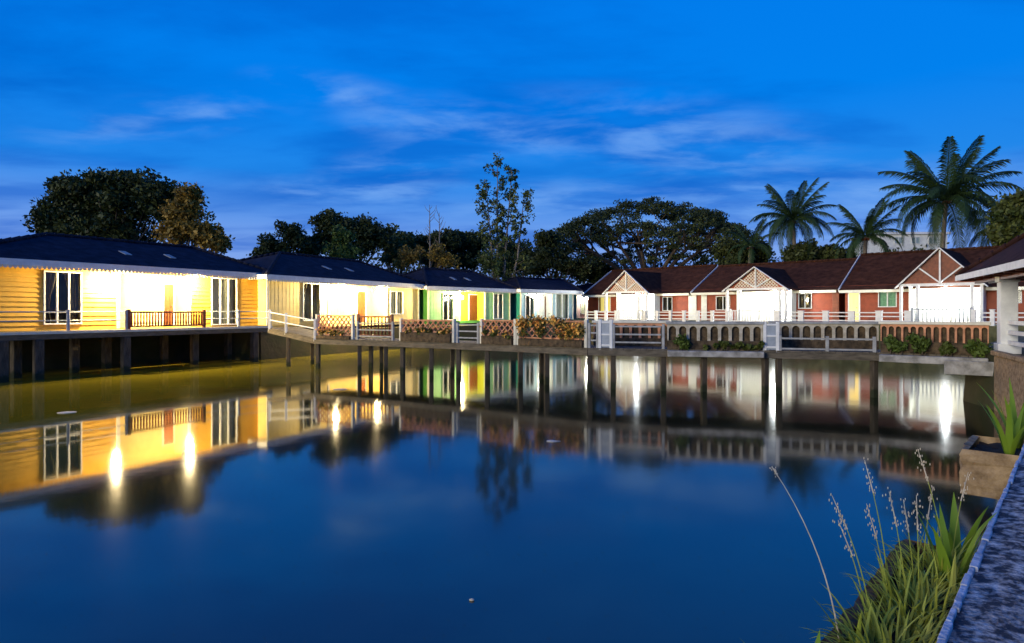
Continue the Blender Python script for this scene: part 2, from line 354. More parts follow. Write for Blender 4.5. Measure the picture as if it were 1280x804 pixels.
# ------------------------------------------------------------------ building kit (local axes: x along the front, y into the house, z up from the floor)
def lap(m, x0, x1, z0, z1, y=0.0, pitch=.19):
    k = math.floor(z0/pitch)
    while k*pitch < z1-1e-4:
        a, b = max(z0, k*pitch), min(z1, (k+1)*pitch)
        ya = y-.03*(1-(a-k*pitch)/pitch)-.004; yb = y-.03*(1-(b-k*pitch)/pitch)-.004
        m.quad((x0,ya,a),(x1,ya,a),(x1,yb,b),(x0,yb,b)); m.quad((x0,y,a),(x1,y,a),(x1,ya,a),(x0,ya,a)); k += 1
def battens(m, x0, x1, z0, z1, y=0.0, pitch=.27):
    m.quad((x0,y-.006,z0),(x1,y-.006,z0),(x1,y-.006,z1),(x0,y-.006,z1))
    k = math.ceil((x0+.03)/pitch)
    while k*pitch < x1-.03:
        m.box(k*pitch-.02, k*pitch+.02, y-.0105, y-.007, z0+.002, z1-.002); k += 1
def front(m, x0, x1, h, holes, kind, y=0.0):
    xs = sorted({x0, x1, *[q for a in holes for q in a[:2] if x0 < q < x1]}); zs = sorted({0, h, *[q for a in holes for q in a[2:] if 0 < q < h]})
    for i in range(len(xs)-1):
        for j in range(len(zs)-1):
            cx, cz = (xs[i]+xs[i+1])/2, (zs[j]+zs[j+1])/2
            if any(a[0] < cx < a[1] and a[2] < cz < a[3] for a in holes): continue
            (lap if kind == 'lap' else battens)(m, xs[i], xs[i+1], zs[j], zs[j+1], y)
            m.box(xs[i], xs[i+1], y+.001, y+.12, zs[j], zs[j+1])
def curtain_mesh(x0, x1, z0, z1, y, kind):
    m = MB()
    def sheet(f0, f1):
        nz, nx = 10, 16; o = len(m.v)
        for j in range(nz+1):
            t = j/nz; a, b = f0(t), f1(t)
            for i in range(nx+1):
                q = i/nx; m.v.append((a+(b-a)*q, y+.03*math.sin(q*nx*1.1+x0), z0+(z1-z0)*t))
        for j in range(nz):
            for i in range(nx): p = o+j*(nx+1)+i; m.f.append((p,p+1,p+nx+2,p+nx+1))
    w_ = x1-x0
    if kind == 'full': sheet(lambda t: x0, lambda t: x1)
    else:
        pinch = lambda t: .20+.24*max(0, (t-.3)/.7)**1.4 if t > .3 else .20+.05*(.3-t)/.3
        sheet(lambda t: x0, lambda t: x0+w_*pinch(t)); sheet(lambda t: x1-w_*pinch(t), lambda t: x1)
    return m
def window(root, x0, x1, z0, z1, cols=2, transom=None, fm=None, cur='side', cm=None, y=0.0, label=None):
    fm = fm or WHITE; cm = cm or DRAPE; f = MB(); e = .06
    f.box(x0-e, x1+e, y-.06, y+.04, z1, z1+e); f.box(x0-e, x1+e, y-.08, y+.04, z0-e, z0)
    f.box(x0-e, x0, y-.058, y+.038, z0, z1); f.box(x1, x1+e, y-.058, y+.038, z0, z1)
    for k in range(1, cols): q = x0+(x1-x0)*k/cols; f.box(q-.035, q+.035, y-.05, y+.036, z0, z1)
    if transom: q = z0+(z1-z0)*transom; f.box(x0, x1, y-.045, y+.034, q-.03, q+.03)
    wn = f.build('window', fm, root, bevel=.006)
    if label: wn['label'] = label
    p = MB(); p.box(x0, x1, y+.012, y+.018, z0, z1); p.build('pane', GLASS, wn)
    if cur: curtain_mesh(x0, x1, z0, z1, y+.2, cur).build('curtain', cm, wn, smooth=True)
    return wn
def door(root, x0, x1, h, y, m=None, label=None, ajar=False):
    d = MB(); d.box(x0, x1, y-.05, y-.004, .02, h)
    for k in range(2):
        for j in range(2):
            a = x0+.1+k*(x1-x0-.1)/2; b = a+(x1-x0-.3)/2; z = .2+j*(h/2); d.box(a, b, y-.065, y-.051, z, z+h/2-.35)
    o = d.build('door', m or DOORW, root, bevel=.008)
    f = MB(); f.box(x0-.08, x0, y-.07, y-.004, .02, h+.08); f.box(x1, x1+.08, y-.07, y-.004, .02, h+.08); f.box(x0, x1, y-.07, y-.004, h, h+.08)
    f.build('frame', WHITE, o, bevel=.006)
    k = MB(); k.sphere((x1-.12, y-.11, 1.0), .035, 8, 6); k.tube([(x1-.12,y-.10,1.0),(x1-.12,y-.05,1.0)], [.015,.015], 6); k.build('handle', IRON, o)
    if label: o['label'] = label
    return o
def hip_roof(root, W_, D, h, ridge, rz, over=.6, roof_panels=()):
    x0, x1, y0, y1 = -over, W_+over, -over, D+over; r0, r1 = ridge; ym = D/2
    m = MB(); E = [(x0,y0,h),(x1,y0,h),(x1,y1,h),(x0,y1,h)]; B = [(x0+.03,y0+.03,h-.04),(x1-.03,y0+.03,h-.04),(x1-.03,y1-.03,h-.04),(x0+.03,y1-.03,h-.04)]
    m.add(E+[(r0,ym,rz),(r1,ym,rz)]+B, [(0,1,5,4),(1,2,5),(2,3,4,5),(3,0,4),(9,8,7,6)])
    ro = m.build('roof', SLATE, root)
    c = MB()
    for a, b in (((r0,ym,rz),(r1,ym,rz)),((x0,y0,h),(r0,ym,rz)),((x1,y0,h),(r1,ym,rz)),((x1,y1,h),(r1,ym,rz)),((x0,y1,h),(r0,ym,rz))):
        a, b = Vector(a), Vector(b); k = max(2, int((b-a).length/.34))
        for i in range(k): c.tube([a.lerp(b,i/k)+Vector((0,0,.02)), a.lerp(b,(i+1.08)/k)+Vector((0,0,.045))], [.085,.10], 8)
    c.build('ridge_cap', SLATE, ro, smooth=True)
    f = MB(); t = .22
    f.box(x0-.03, x1+.03, y0-.03, y0-.001, h-t, h+.02); f.box(x0-.03, x1+.03, y1+.001, y1+.03, h-t, h+.02)
    f.box(x0-.03, x0-.001, y0, y1, h-t, h+.02); f.box(x1+.001, x1+.03, y0, y1, h-t, h+.02)
    f.build('fascia', WHITE, ro)
    v = MB(); k = int((W_+2*over)/.16)
    for i in range(k):                                   # scalloped lace edge hanging under the fascia
        a = x0+(x1-x0)*(i+.06)/k; b = x0+(x1-x0)*(i+.94)/k; q = (a+b)/2; z = h-t
        v.add([(a,y0-.02,z),(b,y0-.02,z),(b,y0-.02,z-.07),(q,y0-.02,z-.13),(a,y0-.02,z-.07),(a,y0-.005,z),(b,y0-.005,z),(b,y0-.005,z-.07),(q,y0-.005,z-.13),(a,y0-.005,z-.07)],
              [(0,4,3,2,1),(5,6,7,8,9),(0,1,6,5),(1,2,7,6),(2,3,8,7),(3,4,9,8),(4,0,5,9)])
    v.build('valance', CREAMW, ro)
    sl = (rz-h)/(ym-y0)
    for sx, fr in roof_panels:
        y = y0+(ym-y0)*fr; z = h+sl*(y-y0); s = MB(); L_ = .6
        s.add([(sx,y,z+.03),(sx+.3,y,z+.03),(sx+.3,y+L_,z+.03+sl*L_),(sx,y+L_,z+.03+sl*L_),(sx,y,z-.02),(sx+.3,y,z-.02),(sx+.3,y+L_,z-.02+sl*L_),(sx,y+L_,z-.02+sl*L_)],
              [(0,1,2,3),(7,6,5,4),(0,4,5,1),(1,5,6,2),(2,6,7,3),(3,7,4,0)])
        s.build('roof_panel', GREYW, ro)  # pale raised panel on the front roof slope
    return ro
def bungalow(label, fac, pxl, pxr, h, D, wm, kind, endm, recess, wins, rpx, rpy, backm, doorpx=None, doorm=None, rd=2.0, panel_px=(), x_off=None, over=.6, trim=None):
    a, b = fac.s(pxl), fac.s(pxr); W_ = b-a
    root = thing('bungalow', label, 'bungalow', fac.w(a, 0), fac.rz, 'single storey bungalows with slate roofs')
    lx = lambda px, yo=0: fac.s(px, yo)-a
    holes = []; r0, r1 = lx(recess[0]), lx(recess[1]); hd = h-.12; holes.append((r0, r1, 0, hd))
    ws = []
    for q in wins:
        x0, x1 = lx(q[0]), lx(q[1]); z1, z0 = fac.z((q[0]+q[1])/2, q[2]), fac.z((q[0]+q[1])/2, q[3])
        z1 = min(z1, h-.15); z0 = max(z0, .12); holes.append((x0, x1, z0, z1)); ws.append((x0, x1, z0, z1)+tuple(q[4:]))
    m = MB(); front(m, 0, W_, h, holes, kind); m.build('wall', wm, root)
    e = MB()
    e.box(-.012, .11, .121, D, 0, h); e.box(W_-.11, W_+.012, .121, D, 0, h); e.box(.111, W_-.111, D-.12, D-.002, 0, h); e.box(.111, W_-.111, .125, D-.125, -.18, -.004)
    ew = e.build('side_wall', endm, root)
    k = MB(); kb = lap if kind == 'lap' else battens
    k.box(r0-.1, r0-.001, .122, rd, 0, hd); k.box(r1+.001, r1+.1, .122, rd, 0, hd); k.box(r0-.1, r1+.1, rd+.002, rd+.1, 0, hd)
    k.box(r0-.1, r1+.1, .123, rd, hd+.001, hd+.06); kb(k, r0, r1, 0, hd, rd)
    k.build('porch_recess', backm, root)
    for q, e_ in ((0,.065),(W_,.065),(r0,.066),(r1,.066)):
        t = MB(); t.box(q-.072, q+.072, -e_, .0, 0, h-.01); t.build('corner_board', trim or CREAMW, root, bevel=.008)
    for q in ws: window(root, *q[:4], **q[4])
    if doorpx: door(root, fac.s(doorpx[0], rd)-a, fac.s(doorpx[1], rd)-a, 2.05, rd, doorm)
    D2 = D/2; ridge = (fac.s(rpx[0], D2)-a, fac.s(rpx[1], D2)-a); rz = fac.z((rpx[0]+rpx[1])/2, rpy, D2)
    hip_roof(root, W_, D, h+.1, ridge, rz, over, [(fac.s(p, D2*.45)-a, .42) for p in panel_px])
    root['_x0'] = a
    return root, a
def wall_lamp(fac, px, py, yo, m, label, r=.13, wall=0.0):
    x = fac.s(px, yo); z = fac.z(px, py, yo); p = fac.w(x, yo, z)
    t = thing('wall_lamp', label, 'lamp', p, fac.rz, 'lit lamps on the houses')
    g_ = MB(); g_.sphere((0,0,0), r, 14, 10); g_.build('globe', m, t, smooth=True)
    b = MB(); b.tube([(0,0,r*.9),(0,0,r+.12)], [.03,.05], 8); b.bar((0,0,r+.1), (0, wall-yo, r+.1), .035, .035); b.box(-.07,.07, wall-yo-.03, wall-yo-.002, r, r+.2)
    b.build('bracket', IRON, t)
    return t

# ------------------------------------------------------------------ the bungalows on the left bank
f1 = Fac(0, 24.2, 30.5, 1.8)
bungalow('yellow bungalow on piles over the pond with two white framed windows', f1, -62, 329, 2.63, 8, YELLOW, 'lap', YELLOW, (147, 236),
    [(56,100,341,404,dict(cols=3, transom=.22)), (265,295,349,405,dict(cols=3, cur='full', cm=SHEER))], (58,240), 302, LITYELLOW, (204,216), rd=1.2, panel_px=(150,206))
wall_lamp(f1, 145, 350, -.5, LAMPWARM, 'glowing globe lamp left of the yellow bungalow porch')
wall_lamp(f1, 237, 352, -.5, LAMPWARM, 'glowing globe lamp right of the yellow bungalow porch')
f2 = Fac(334, 33.8, 25.5, 1.8)
bungalow('cream bungalow with vertical boards next to the yellow bungalow', f2, 334, 523, 2.54, 8, CREAM, 'v', CREAM, (410, 483),
    [(379,399,355,400,dict(cols=2)), (488,503,365,392,dict(cols=2, cur='full', cm=SHEER))], (350,447), 322, CREAM, (446,456), rd=1.3, panel_px=(404,432))
wall_lamp(f2, 420, 364, -.5, LAMPWARM, 'glowing globe lamp left of the cream bungalow porch')
wall_lamp(f2, 472, 366, -.5, LAMPWARM, 'glowing globe lamp right of the cream bungalow porch')
f3 = Fac(535, 46.8, 43, 1.78)
bungalow('green bungalow with a lime porch and shaded green end wall', f3, 535, 637, 2.45, 7.5, GREEN, 'v', GREENSHADE, (574, 606),
    [(554,566,368,402,dict(cols=2)), (617,628,368,398,dict(cols=2, cur='full', cm=SHEER))], (530,590), 338, LIME, (586,597), rd=.9, panel_px=(563,581))
wall_lamp(f3, 577, 372, -.5, LAMPWARM, 'glowing globe lamp beside the lime porch of the green bungalow')
f4 = Fac(651, 53.4, 47, 1.78)
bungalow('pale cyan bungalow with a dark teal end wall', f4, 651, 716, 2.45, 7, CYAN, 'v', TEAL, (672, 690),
    [(657,667,370,398,dict(cols=2, cur='side')), (695,710,368,400,dict(cols=2, cur='full', cm=SHEER))], (645,705), 349, PALE, (680,687), rd=.8)
wall_lamp(f4, 676, 371, -.5, LAMPDIM, 'glowing globe lamp beside the pale cyan bungalow porch')
f5 = Fac(721, 66, 58, 1.78)
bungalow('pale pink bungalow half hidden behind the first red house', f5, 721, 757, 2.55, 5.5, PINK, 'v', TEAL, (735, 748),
    [(726,732,372,392,dict(cols=1, cur='full', cm=SHEER))], (735,750), 356, PALE, None, over=.4)
wall_lamp(f5, 733.5, 373, -.5, LAMPDIM, 'small glowing lamp on the pale pink bungalow')

# ------------------------------------------------------------------ red houses on the right bank
fr = Fac(735, 61.8, 135, 1.78)
RW = 11.55
def red_house(label, s0, W_, porch, peak_py, wins, door_=None, panels=(), lampspec=None, ridge_z=4.8, D=8.4, infill='lattice', porch_y=-2.1, over=.55):
    root = thing('red_house', label, 'house', fr.w(s0, 0), fr.rz, 'red gabled houses facing the pond')
    W_ -= .45
    h = 2.56; lx = lambda px, yo=0: fr.s(px, yo)-s0
    p0, p1 = lx(porch[0], porch_y), lx(porch[1], porch_y)
    holes = []; ws = []
    for q in wins:
        x0, x1 = lx(q[0]), lx(q[1]); pm = (q[0]+q[1])/2; z1, z0 = fr.z(pm, q[2]), fr.z(pm, q[3])
        z1 = min(z1, h-.1); holes.append((x0,x1,z0,z1)); ws.append((x0,x1,z0,z1,q[4]))
    m = MB(); front(m, 0, W_, h, holes, 'lap'); m.build('wall', RED, root)
    ym = D/2; e = MB()
    for xa, xb in ((0,.12),(W_-.12,W_)):
        e.box(xa, xb, .122, D, 0, h)
        zt = ridge_z-.12
        e.add([(xa,.05,h),(xa,D-.05,h),(xa,ym,zt),(xb,.05,h),(xb,D-.05,h),(xb,ym,zt)], [(0,1,2),(5,4,3),(0,2,5,3),(1,4,5,2)])
    e.box(.121, W_-.121, D-.12, D, 0, h); e.box(.121, W_-.121, .13, D-.13, -.15, -.002)
    e.build('side_wall', RED, root)
    pl = MB(); pl.box(-.02, W_+.02, -.03, D, -.5, -.003); pl.build('plinth', CONC, root)
    # main roof
    sl = (ridge_z-h)/ym; y0, y1 = -over, D+over; ze = h-sl*over; a, b = -.22, W_+.02; t = .1
    r = MB()
    r.add([(a,y0,ze),(b,y0,ze),(b,ym,ridge_z),(a,ym,ridge_z),(a,y0,ze-t),(b,y0,ze-t),(b,ym,ridge_z-t),(a,ym,ridge_z-t)],
          [(0,1,2,3),(7,6,5,4),(0,4,5,1),(1,5,6,2),(3,7,4,0)])
    r.add([(a,y1,ze),(b,y1,ze),(b,ym+.004,ridge_z),(a,ym+.004,ridge_z),(a,y1,ze-t),(b,y1,ze-t),(b,ym+.004,ridge_z-t),(a,ym+.004,ridge_z-t)],
          [(3,2,1,0),(4,5,6,7),(1,5,4,0),(2,6,5,1),(0,4,7,3)])
    ro = r.build('roof', MAROON, root)
    c = MB(); k = int(W_/.4)
    for i in range(k): c.tube([(a+(b-a)*i/k,ym,ridge_z+.02),(a+(b-a)*(i+1.06)/k,ym,ridge_z+.05)], [.09,.11], 8)
    c.build('ridge_cap', MAROON, ro, smooth=True)
    bb = MB()
    bb.bar((a-.03,y0-.05,ze-.03),(a-.03,ym,ridge_z-.02),.05,.22); bb.bar((a-.03,ym,ridge_z-.02),(a-.03,y1,ze-.03),.05,.22)
    bb.build('bargeboard', WHITE, ro)
    fs = MB(); fs.box(a, b, y0-.03, y0-.002, ze-.2, ze-.01); fs.build('fascia', CREAMW, ro)
    # porch: gabled roof, posts, truss, back wall
    pm = (p0+p1)/2; pk = fr.z((porch[0]+porch[1])/2, peak_py, porch_y); hw = (p1-p0)/2; pe = h-.12; ps = (pk-pe)/hw
    yb = max(.6, (pk-h)/sl*.98); t = .09; pr = MB()
    for sg in (-1, 1):
        xe = pm+sg*(hw+.12); zz = pe-ps*.12; off = sg*.002
        A = [(xe,porch_y-.3,zz),(pm+off,porch_y-.3,pk),(pm+off,yb,pk),(xe,yb,zz)]
        A += [(x,y,z-t) for x,y,z in A]
        pr.add(A, [(0,1,2,3),(7,6,5,4),(0,4,5,1),(1,5,6,2),(2,6,7,3),(3,7,4,0)])
    po = pr.build('porch_roof', MAROON, root)
    g2 = MB()
    for sg in (-1, 1):
        xe = pm+sg*(hw+.16); g2.bar((xe,porch_y-.34,pe-ps*.16-.06),(pm,porch_y-.34,pk-.06),.06,.24,(0,1,0))
    g2.build('bargeboard', WHITE, po)
    q0, q1 = lx(porch[2], porch_y), lx(porch[3], porch_y); tb = pe-.02
    tr = MB(); tr.bar((p0+.1,porch_y-.2,tb),(p1-.1,porch_y-.2,tb),.09,.16); tr.bar((pm,porch_y-.2,tb+.08),(pm,porch_y-.2,pk-.2),.09,.09,(0,1,0))
    for sg in (-1,1): tr.bar((pm,porch_y-.21,tb+.1),(pm+sg*hw*.5,porch_y-.21,tb+(pk-tb)*.5-.08),.08,.08,(0,1,0))
    tr.build('truss', WHITE, po)
    gi = MB(); gi.add([(p0+.15,porch_y-.1,pe+.05),(p1-.15,porch_y-.1,pe+.05),(pm,porch_y-.1,pk-.12),(p0+.15,porch_y-.06,pe+.05),(p1-.15,porch_y-.06,pe+.05),(pm,porch_y-.06,pk-.12)],
          [(0,1,2),(5,4,3),(0,3,4,1),(1,4,5,2),(2,5,3,0)])
    gp = gi.build('gable_panel', RED if infill == 'lattice' else BROWN, po)
    if infill == 'lattice':
        la = MB()
        for k in range(-9, 10):
            for sg in (-1, 1):
                x = pm+k*.24; best = []
                for j in range(41):
                    z = pe+.1+(pk-.25-pe-.1)*j/40; xx = x+sg*(z-pe-.1)
                    if abs(xx-pm) < (pk-.2-z)/ps*.95: best.append((xx,z))
                if len(best) > 3: la.bar((best[0][0],porch_y-.13+sg*.012,best[0][1]),(best[-1][0],porch_y-.13+sg*.012,best[-1][1]),.05,.02,(0,1,0))
        la.build('lattice', CREAMW, gp)
    for x in (q0, q1, p0+.15, p1-.15):
        cm = MB(); cm.box(x-.08, x+.08, porch_y-.28, porch_y-.12, 0, tb-.081); cm.build('column', WHITE, root, bevel=.01)
    bw = MB(); kx0, kx1 = p0+.35, p1-.35
    bw.box(kx0, kx1, -.09, -.045, 0, pe-.05); lap(bw, kx0+.01, kx1-.01, 0, pe-.06, -.091); bw.box(kx0-.08, kx0, porch_y*.45, -.046, 0, pe-.05); bw.box(kx1, kx1+.08, porch_y*.45, -.046, 0, pe-.05)
    bw.build('porch_wall', PALE, root)
    cl = MB(); cl.box(p0+.1, p1-.1, porch_y+.02, -.05, pe-.04, pe+.0); cl.build('porch_ceiling', WHITE, root)
    fl = MB(); fl.box(p0, p1, porch_y-.4, -.032, -.3, -.02); fl.build('porch_floor', CONC, root)
    door(root, pm-.5, pm+.5, 2.0, -.13, CREAMW)
    for pa, pb, mm in panels:
        x0, x1 = lx(pa), lx(pb); q = MB(); q.box(x0, x1, -.075, -.036, 0, h-.25); q.build('wall_panel', mm, root, bevel=.01)
    for q in ws: window(root, *q[:4], **q[4])
    if door_: door(root, lx(door_[0]), lx(door_[1]), 2.0, -.036, door_[2], 'door lit bright yellow')
    if lampspec:
        px, py, lab = lampspec; yo = porch_y+.45
        x = fr.s(px, yo); z = min(fr.z(px, py, yo), pe-.32); p = fr.w(x, yo, z)
        tl = thing('porch_lamp', lab, 'lamp', p, fr.rz, 'lit lamps on the houses')
        g_ = MB(); g_.sphere((0,0,0), .13, 14, 10); g_.build('globe', LAMPWHITE, tl, smooth=True)
        rd_ = MB(); rd_.tube([(0,0,.12),(0,0,pe-.042-z)], [.02,.02], 6); rd_.tube([(0,0,pe-.09-z),(0,0,pe-.043-z)], [.07,.07], 8); rd_.build('hanging_rod', IRON, tl)
    return root
red_house('red house with the lit yellow window at the far end of its row', 0, RW, (758,812,776,800), 338,
    [(749,763,372,389,dict(cols=2, cur='full', cm=LITDRAPE, label='window lit warm yellow')), (829,840,372,388,dict(cols=2, cur='side'))], panels=[(808,821,WHITE),(861,871,PALE)],
    lampspec=(796,357,'bright white lamp hanging in the porch of the farthest red house'))
red_house('middle red house with pale lattice in its porch gable', RW, RW, (908,986,926,976), 333,
    [(896,912,371,387,dict(cols=2, cur='side')), (999,1014,368,385,dict(cols=2, cur='side'))], panels=[(877,884,PALE),(978,992,WHITE),(1041,1049,BROWN)],
    lampspec=(968,358,'bright white lamp hanging in the porch of the middle red house'), ridge_z=4.7)
red_house('red house with the yellow door nearest the thatch of palms beside the pavilion'.replace('thatch of palms beside the ', ''), 2*RW, 13.6, (1124,1232,1148,1216), 309,
    [(1099,1120,365,383,dict(cols=2, cur='full', cm=LITGREEN)), (1266,1276,353,378,dict(cols=1, cur='side'))], door_=(1062,1074,LITDRAPE), panels=[],
    lampspec=(1182,352,'bright white lamp hanging in the porch beside the pavilion'), infill='boards', ridge_z=5.0)

# terrace in front of the red houses, with its white fences and porch balustrades
def poly_slab(name, pts, z0, z1, m):
    k = len(pts); b = MB(); b.add([(x,y,z0) for x,y in pts]+[(x,y,z1) for x,y in pts], [tuple(range(k))[::-1], tuple(range(k,2*k))]+[(i,(i+1)%k,k+(i+1)%k,k+i) for i in range(k)])
    return b.build(name, m)
TY = -4.0
tp = [fr.w(-1.2,TY)[:2], fr.w(34,TY)[:2], fr.w(34,.0)[:2], fr.w(-1.2,.0)[:2]]
tag(poly_slab('terrace', tp, -.6, 1.71, MOSS), kind='structure')
def rail_fence(label, s0, s1, y, npost, hh=.82, group='white fences along the terrace', m=WHITE, pw=.22):
    t = thing('fence', label, 'fence', fr.w(s0, y, -.07), fr.rz, group); Ln = s1-s0
    proto = None
    for k in range(npost):
        x = Ln*k/(npost-1)
        if proto is None:
            b = MB(); b.box(-pw/2, pw/2, -.09, .09, 0, hh); b.box(-pw/2-.03, pw/2+.03, -.12, .12, hh, hh+.05); proto = b.build('post', m, t, bevel=.01)
        else: copy_part(proto, t, (x,0,0))
    for z in (.22, .50, .74):
        b = MB(); b.box(pw/2, Ln-pw/2, -.035, .035, z-.035, z+.035)
        b.build('rail', m, t)
    return t
def balustrade(label, s0, s1, y, hh=.9, m=WHITE, fac=None, z=-.07, group='balustrades in front of the porches', name='balustrade', nb=None):
    fac = fac or fr
    t = thing(name, label, 'balustrade', fac.w(s0, y, z), fac.rz, group); Ln = s1-s0
    for q, (za, zb) in enumerate(((.08,.15),(hh-.08,hh))):
        b = MB(); b.box(0, Ln, -.045, .045, za, zb); b.build('rail', m, t, bevel=.008)
    for x in (0, Ln):
        b = MB(); b.box(x-.06, x+.06, -.06, .06, 0, hh+.08); b.build('post', m, t, bevel=.008)
    nb = nb or int(Ln/.2); proto = None
    for k in range(nb):
        x = .06+(Ln-.12)*(k+.5)/nb
        if proto is None:
            b = MB(); hb = hh-.23; b.tube([(0,0,.15),(0,0,.15+hb*.2),(0,0,.15+hb*.45),(0,0,.15+hb*.7),(0,0,.15+hb)], [.03,.042,.028,.036,.028], 6); proto = b.build('baluster', m, t, smooth=True); proto.location = (x,0,0)
        else: copy_part(proto, t, (x,0,0))
    return t
FY = TY+.25
rail_fence('white rail fence before the farthest red house, left of its porch', fr.s(733,FY), fr.s(770,FY), FY, 4)
balustrade('pale balustrade before the porch of the farthest red house', fr.s(773,FY), fr.s(803,FY), FY)
rail_fence('white rail fence between the far and middle porch balustrades', fr.s(806,FY), fr.s(909,FY), FY, 7)
balustrade('pale balustrade before the porch of the middle red house', fr.s(913,FY), fr.s(968,FY), FY)
rail_fence('white rail fence between the middle porch and the yellow door house porch', fr.s(972,FY), fr.s(1135,FY), FY, 6, pw=.36)
balustrade('dark topped balustrade before the porch beside the pavilion', fr.s(1140,FY), fr.s(1214,FY), FY, 1.0, METALR)
rail_fence('pale rail fence half hidden behind the pavilion column', fr.s(1217,FY), fr.s(1290,FY), FY, 4, hh=.9)

# ------------------------------------------------------------------ high boardwalk before the yellow bungalow
B0, B1 = f1.s(-80,-1.5), f1.s(340,-1.5)
bw = thing('boardwalk', 'high boardwalk on piles along the yellow bungalow', 'boardwalk', f1.w(B0,-1.5), f1.rz)
Ln = B1-B0
b = MB(); k = int(Ln/.16)
for i in range(k): b.box(Ln*i/k+.004, Ln*(i+1)/k-.004, -.06, 1.46, -.06, -.012)
b.build('deck', DECK, bw)
b = MB(); b.box(0, Ln, -.04, .06, -.3, -.062); b.box(0, Ln, 1.3, 1.4, -.3, -.062); b.build('beam', DECK, bw)
b = MB(); b.box(0, Ln, -.075, -.045, -.10, .0); b.build('edge_board', CREAMW, bw)
proto = None
for px, yo in [(3,-1.42),(48,-1.42),(157,-1.42),(318,-1.42),(20,0),(93,.3),(133,1.2),(243,-.5),(285,.8),(205,1.4)]:
    x = f1.s(px, yo)-B0; y = yo+1.5
    if proto is None:
        p = MB(); p.box(-.15,.15,-.15,.15,-2.9,-.305); proto = p.build('pile', PILE, bw, bevel=.03); proto.location = (x,y,0)
    else: copy_part(proto, bw, (x,y,0), (0,0,.1*math.sin(px)))
def pipe_rail(label, px, fac, yo, z0=0, hts=(.40,.74), r=.022, pm=METALR, name='railing', group='pipe railings of the high boardwalk'):
    s0 = fac.s(px[0],yo); t = thing(name, label, 'railing', fac.w(s0, yo, z0), fac.rz, group)
    xs = [fac.s(p,yo)-s0 for p in px]
    for z in hts:
        b = MB(); b.tube([(0,0,z),(xs[-1],0,z)], [r,r], 8); b.build('rail', pm, t, smooth=True)
    for x in xs[1:] if name != 'x' else xs:
        b = MB(); b.box(x-.045,x+.045,-.045,.045,0,hts[-1]+.08); b.build('post', pm, t, bevel=.008)
    return t
pipe_rail('thin pipe railing left of the brown balustrade', (-75,-10,85,158), f1, -1.4)
pipe_rail('thin pipe railing right of the brown balustrade', (257,298,338), f1, -1.4)
balustrade('brown wooden balustrade before the yellow bungalow porch', f1.s(161,-1.4), f1.s(255,-1.4), -1.4, .76, BROWN, f1, 0, None, nb=26)

# ------------------------------------------------------------------ low curved footbridge across the pond
BP = [(336,30.2),(395,28.5),(445,27.3),(498,26.2),(570,24.6),(600,24.0),(646,23.0),(735,21.3),(765,21.05),(830,20.6),(955,20.0),(1096,19.0),(1242,17.3)]
DZ = 1.35
fp = [Vector(((px-CX)/F*d, d, DZ)) for px, d in BP]
fp[0].z = 1.78
def nrm(i):
    a = fp[max(0,i-1)]; b_ = fp[min(len(fp)-1,i+1)]; d = (b_-a); d.z = 0; d.normalize(); return Vector((-d.y, d.x, 0))
bk = [fp[i]+nrm(i)*1.7 for i in range(len(fp))]
fb = thing('footbridge', 'low curved footbridge on piles crossing the pond before the houses', 'footbridge', fp[6].copy())
O = fp[6]
b = MB(); e = MB()
for i in range(len(fp)-1):
    a0, a1, c0_, c1_ = fp[i]-O, fp[i+1]-O, bk[i]-O, bk[i+1]-O; k = max(2, int((a1-a0).length/.18)); up = Vector((0,0,.05))
    for j in range(k):
        t0, t1 = (j+.03)/k, (j+.97)/k
        q = [a0.lerp(a1,t0), a0.lerp(a1,t1), c0_.lerp(c1_,t1), c0_.lerp(c1_,t0)]
        b.add([v-up for v in q]+q, [(3,2,1,0),(4,5,6,7),(0,1,5,4),(1,2,6,5),(2,3,7,6),(3,0,4,7)])
    for A, Bq in ((a0,a1),(c0_,c1_)):
        e.bar(A-Vector((0,0,.15)), Bq-Vector((0,0,.15)), .12, .19)
b.build('deck', DECK, fb); e.build('beam', DECK, fb)
proto = None
for i, px in enumerate((358,395,433,447,480,501,537,571,607,648,681,735,766,829,880,957,974,1094)):
    for j in range(len(BP)-1):
        if BP[j][0] <= px <= BP[j+1][0]: break
    p_, q_ = fp[j], fp[j+1]; k = (px-CX)/F; t = (k*p_.y-p_.x)/((q_.x-p_.x)-k*(q_.y-p_.y)); P = p_.lerp(q_,t)+nrm(j)*(.12 if px != 433 else 1.5)-O
    if proto is None:
        p = MB(); p.box(-.085,.085,-.085,.085,-2.3,-.25); proto = p.build('pile', PILE, fb, bevel=.02); proto.location = (P.x,P.y,.4)
    else: copy_part(proto, fb, (P.x,P.y,0), (0,0,.3*math.sin(px)))
    if i % 3 == 0 and px < 760: copy_part(proto, fb, tuple(P+nrm(j)*1.4+Vector((0,0,.0))), (0,0,.2))

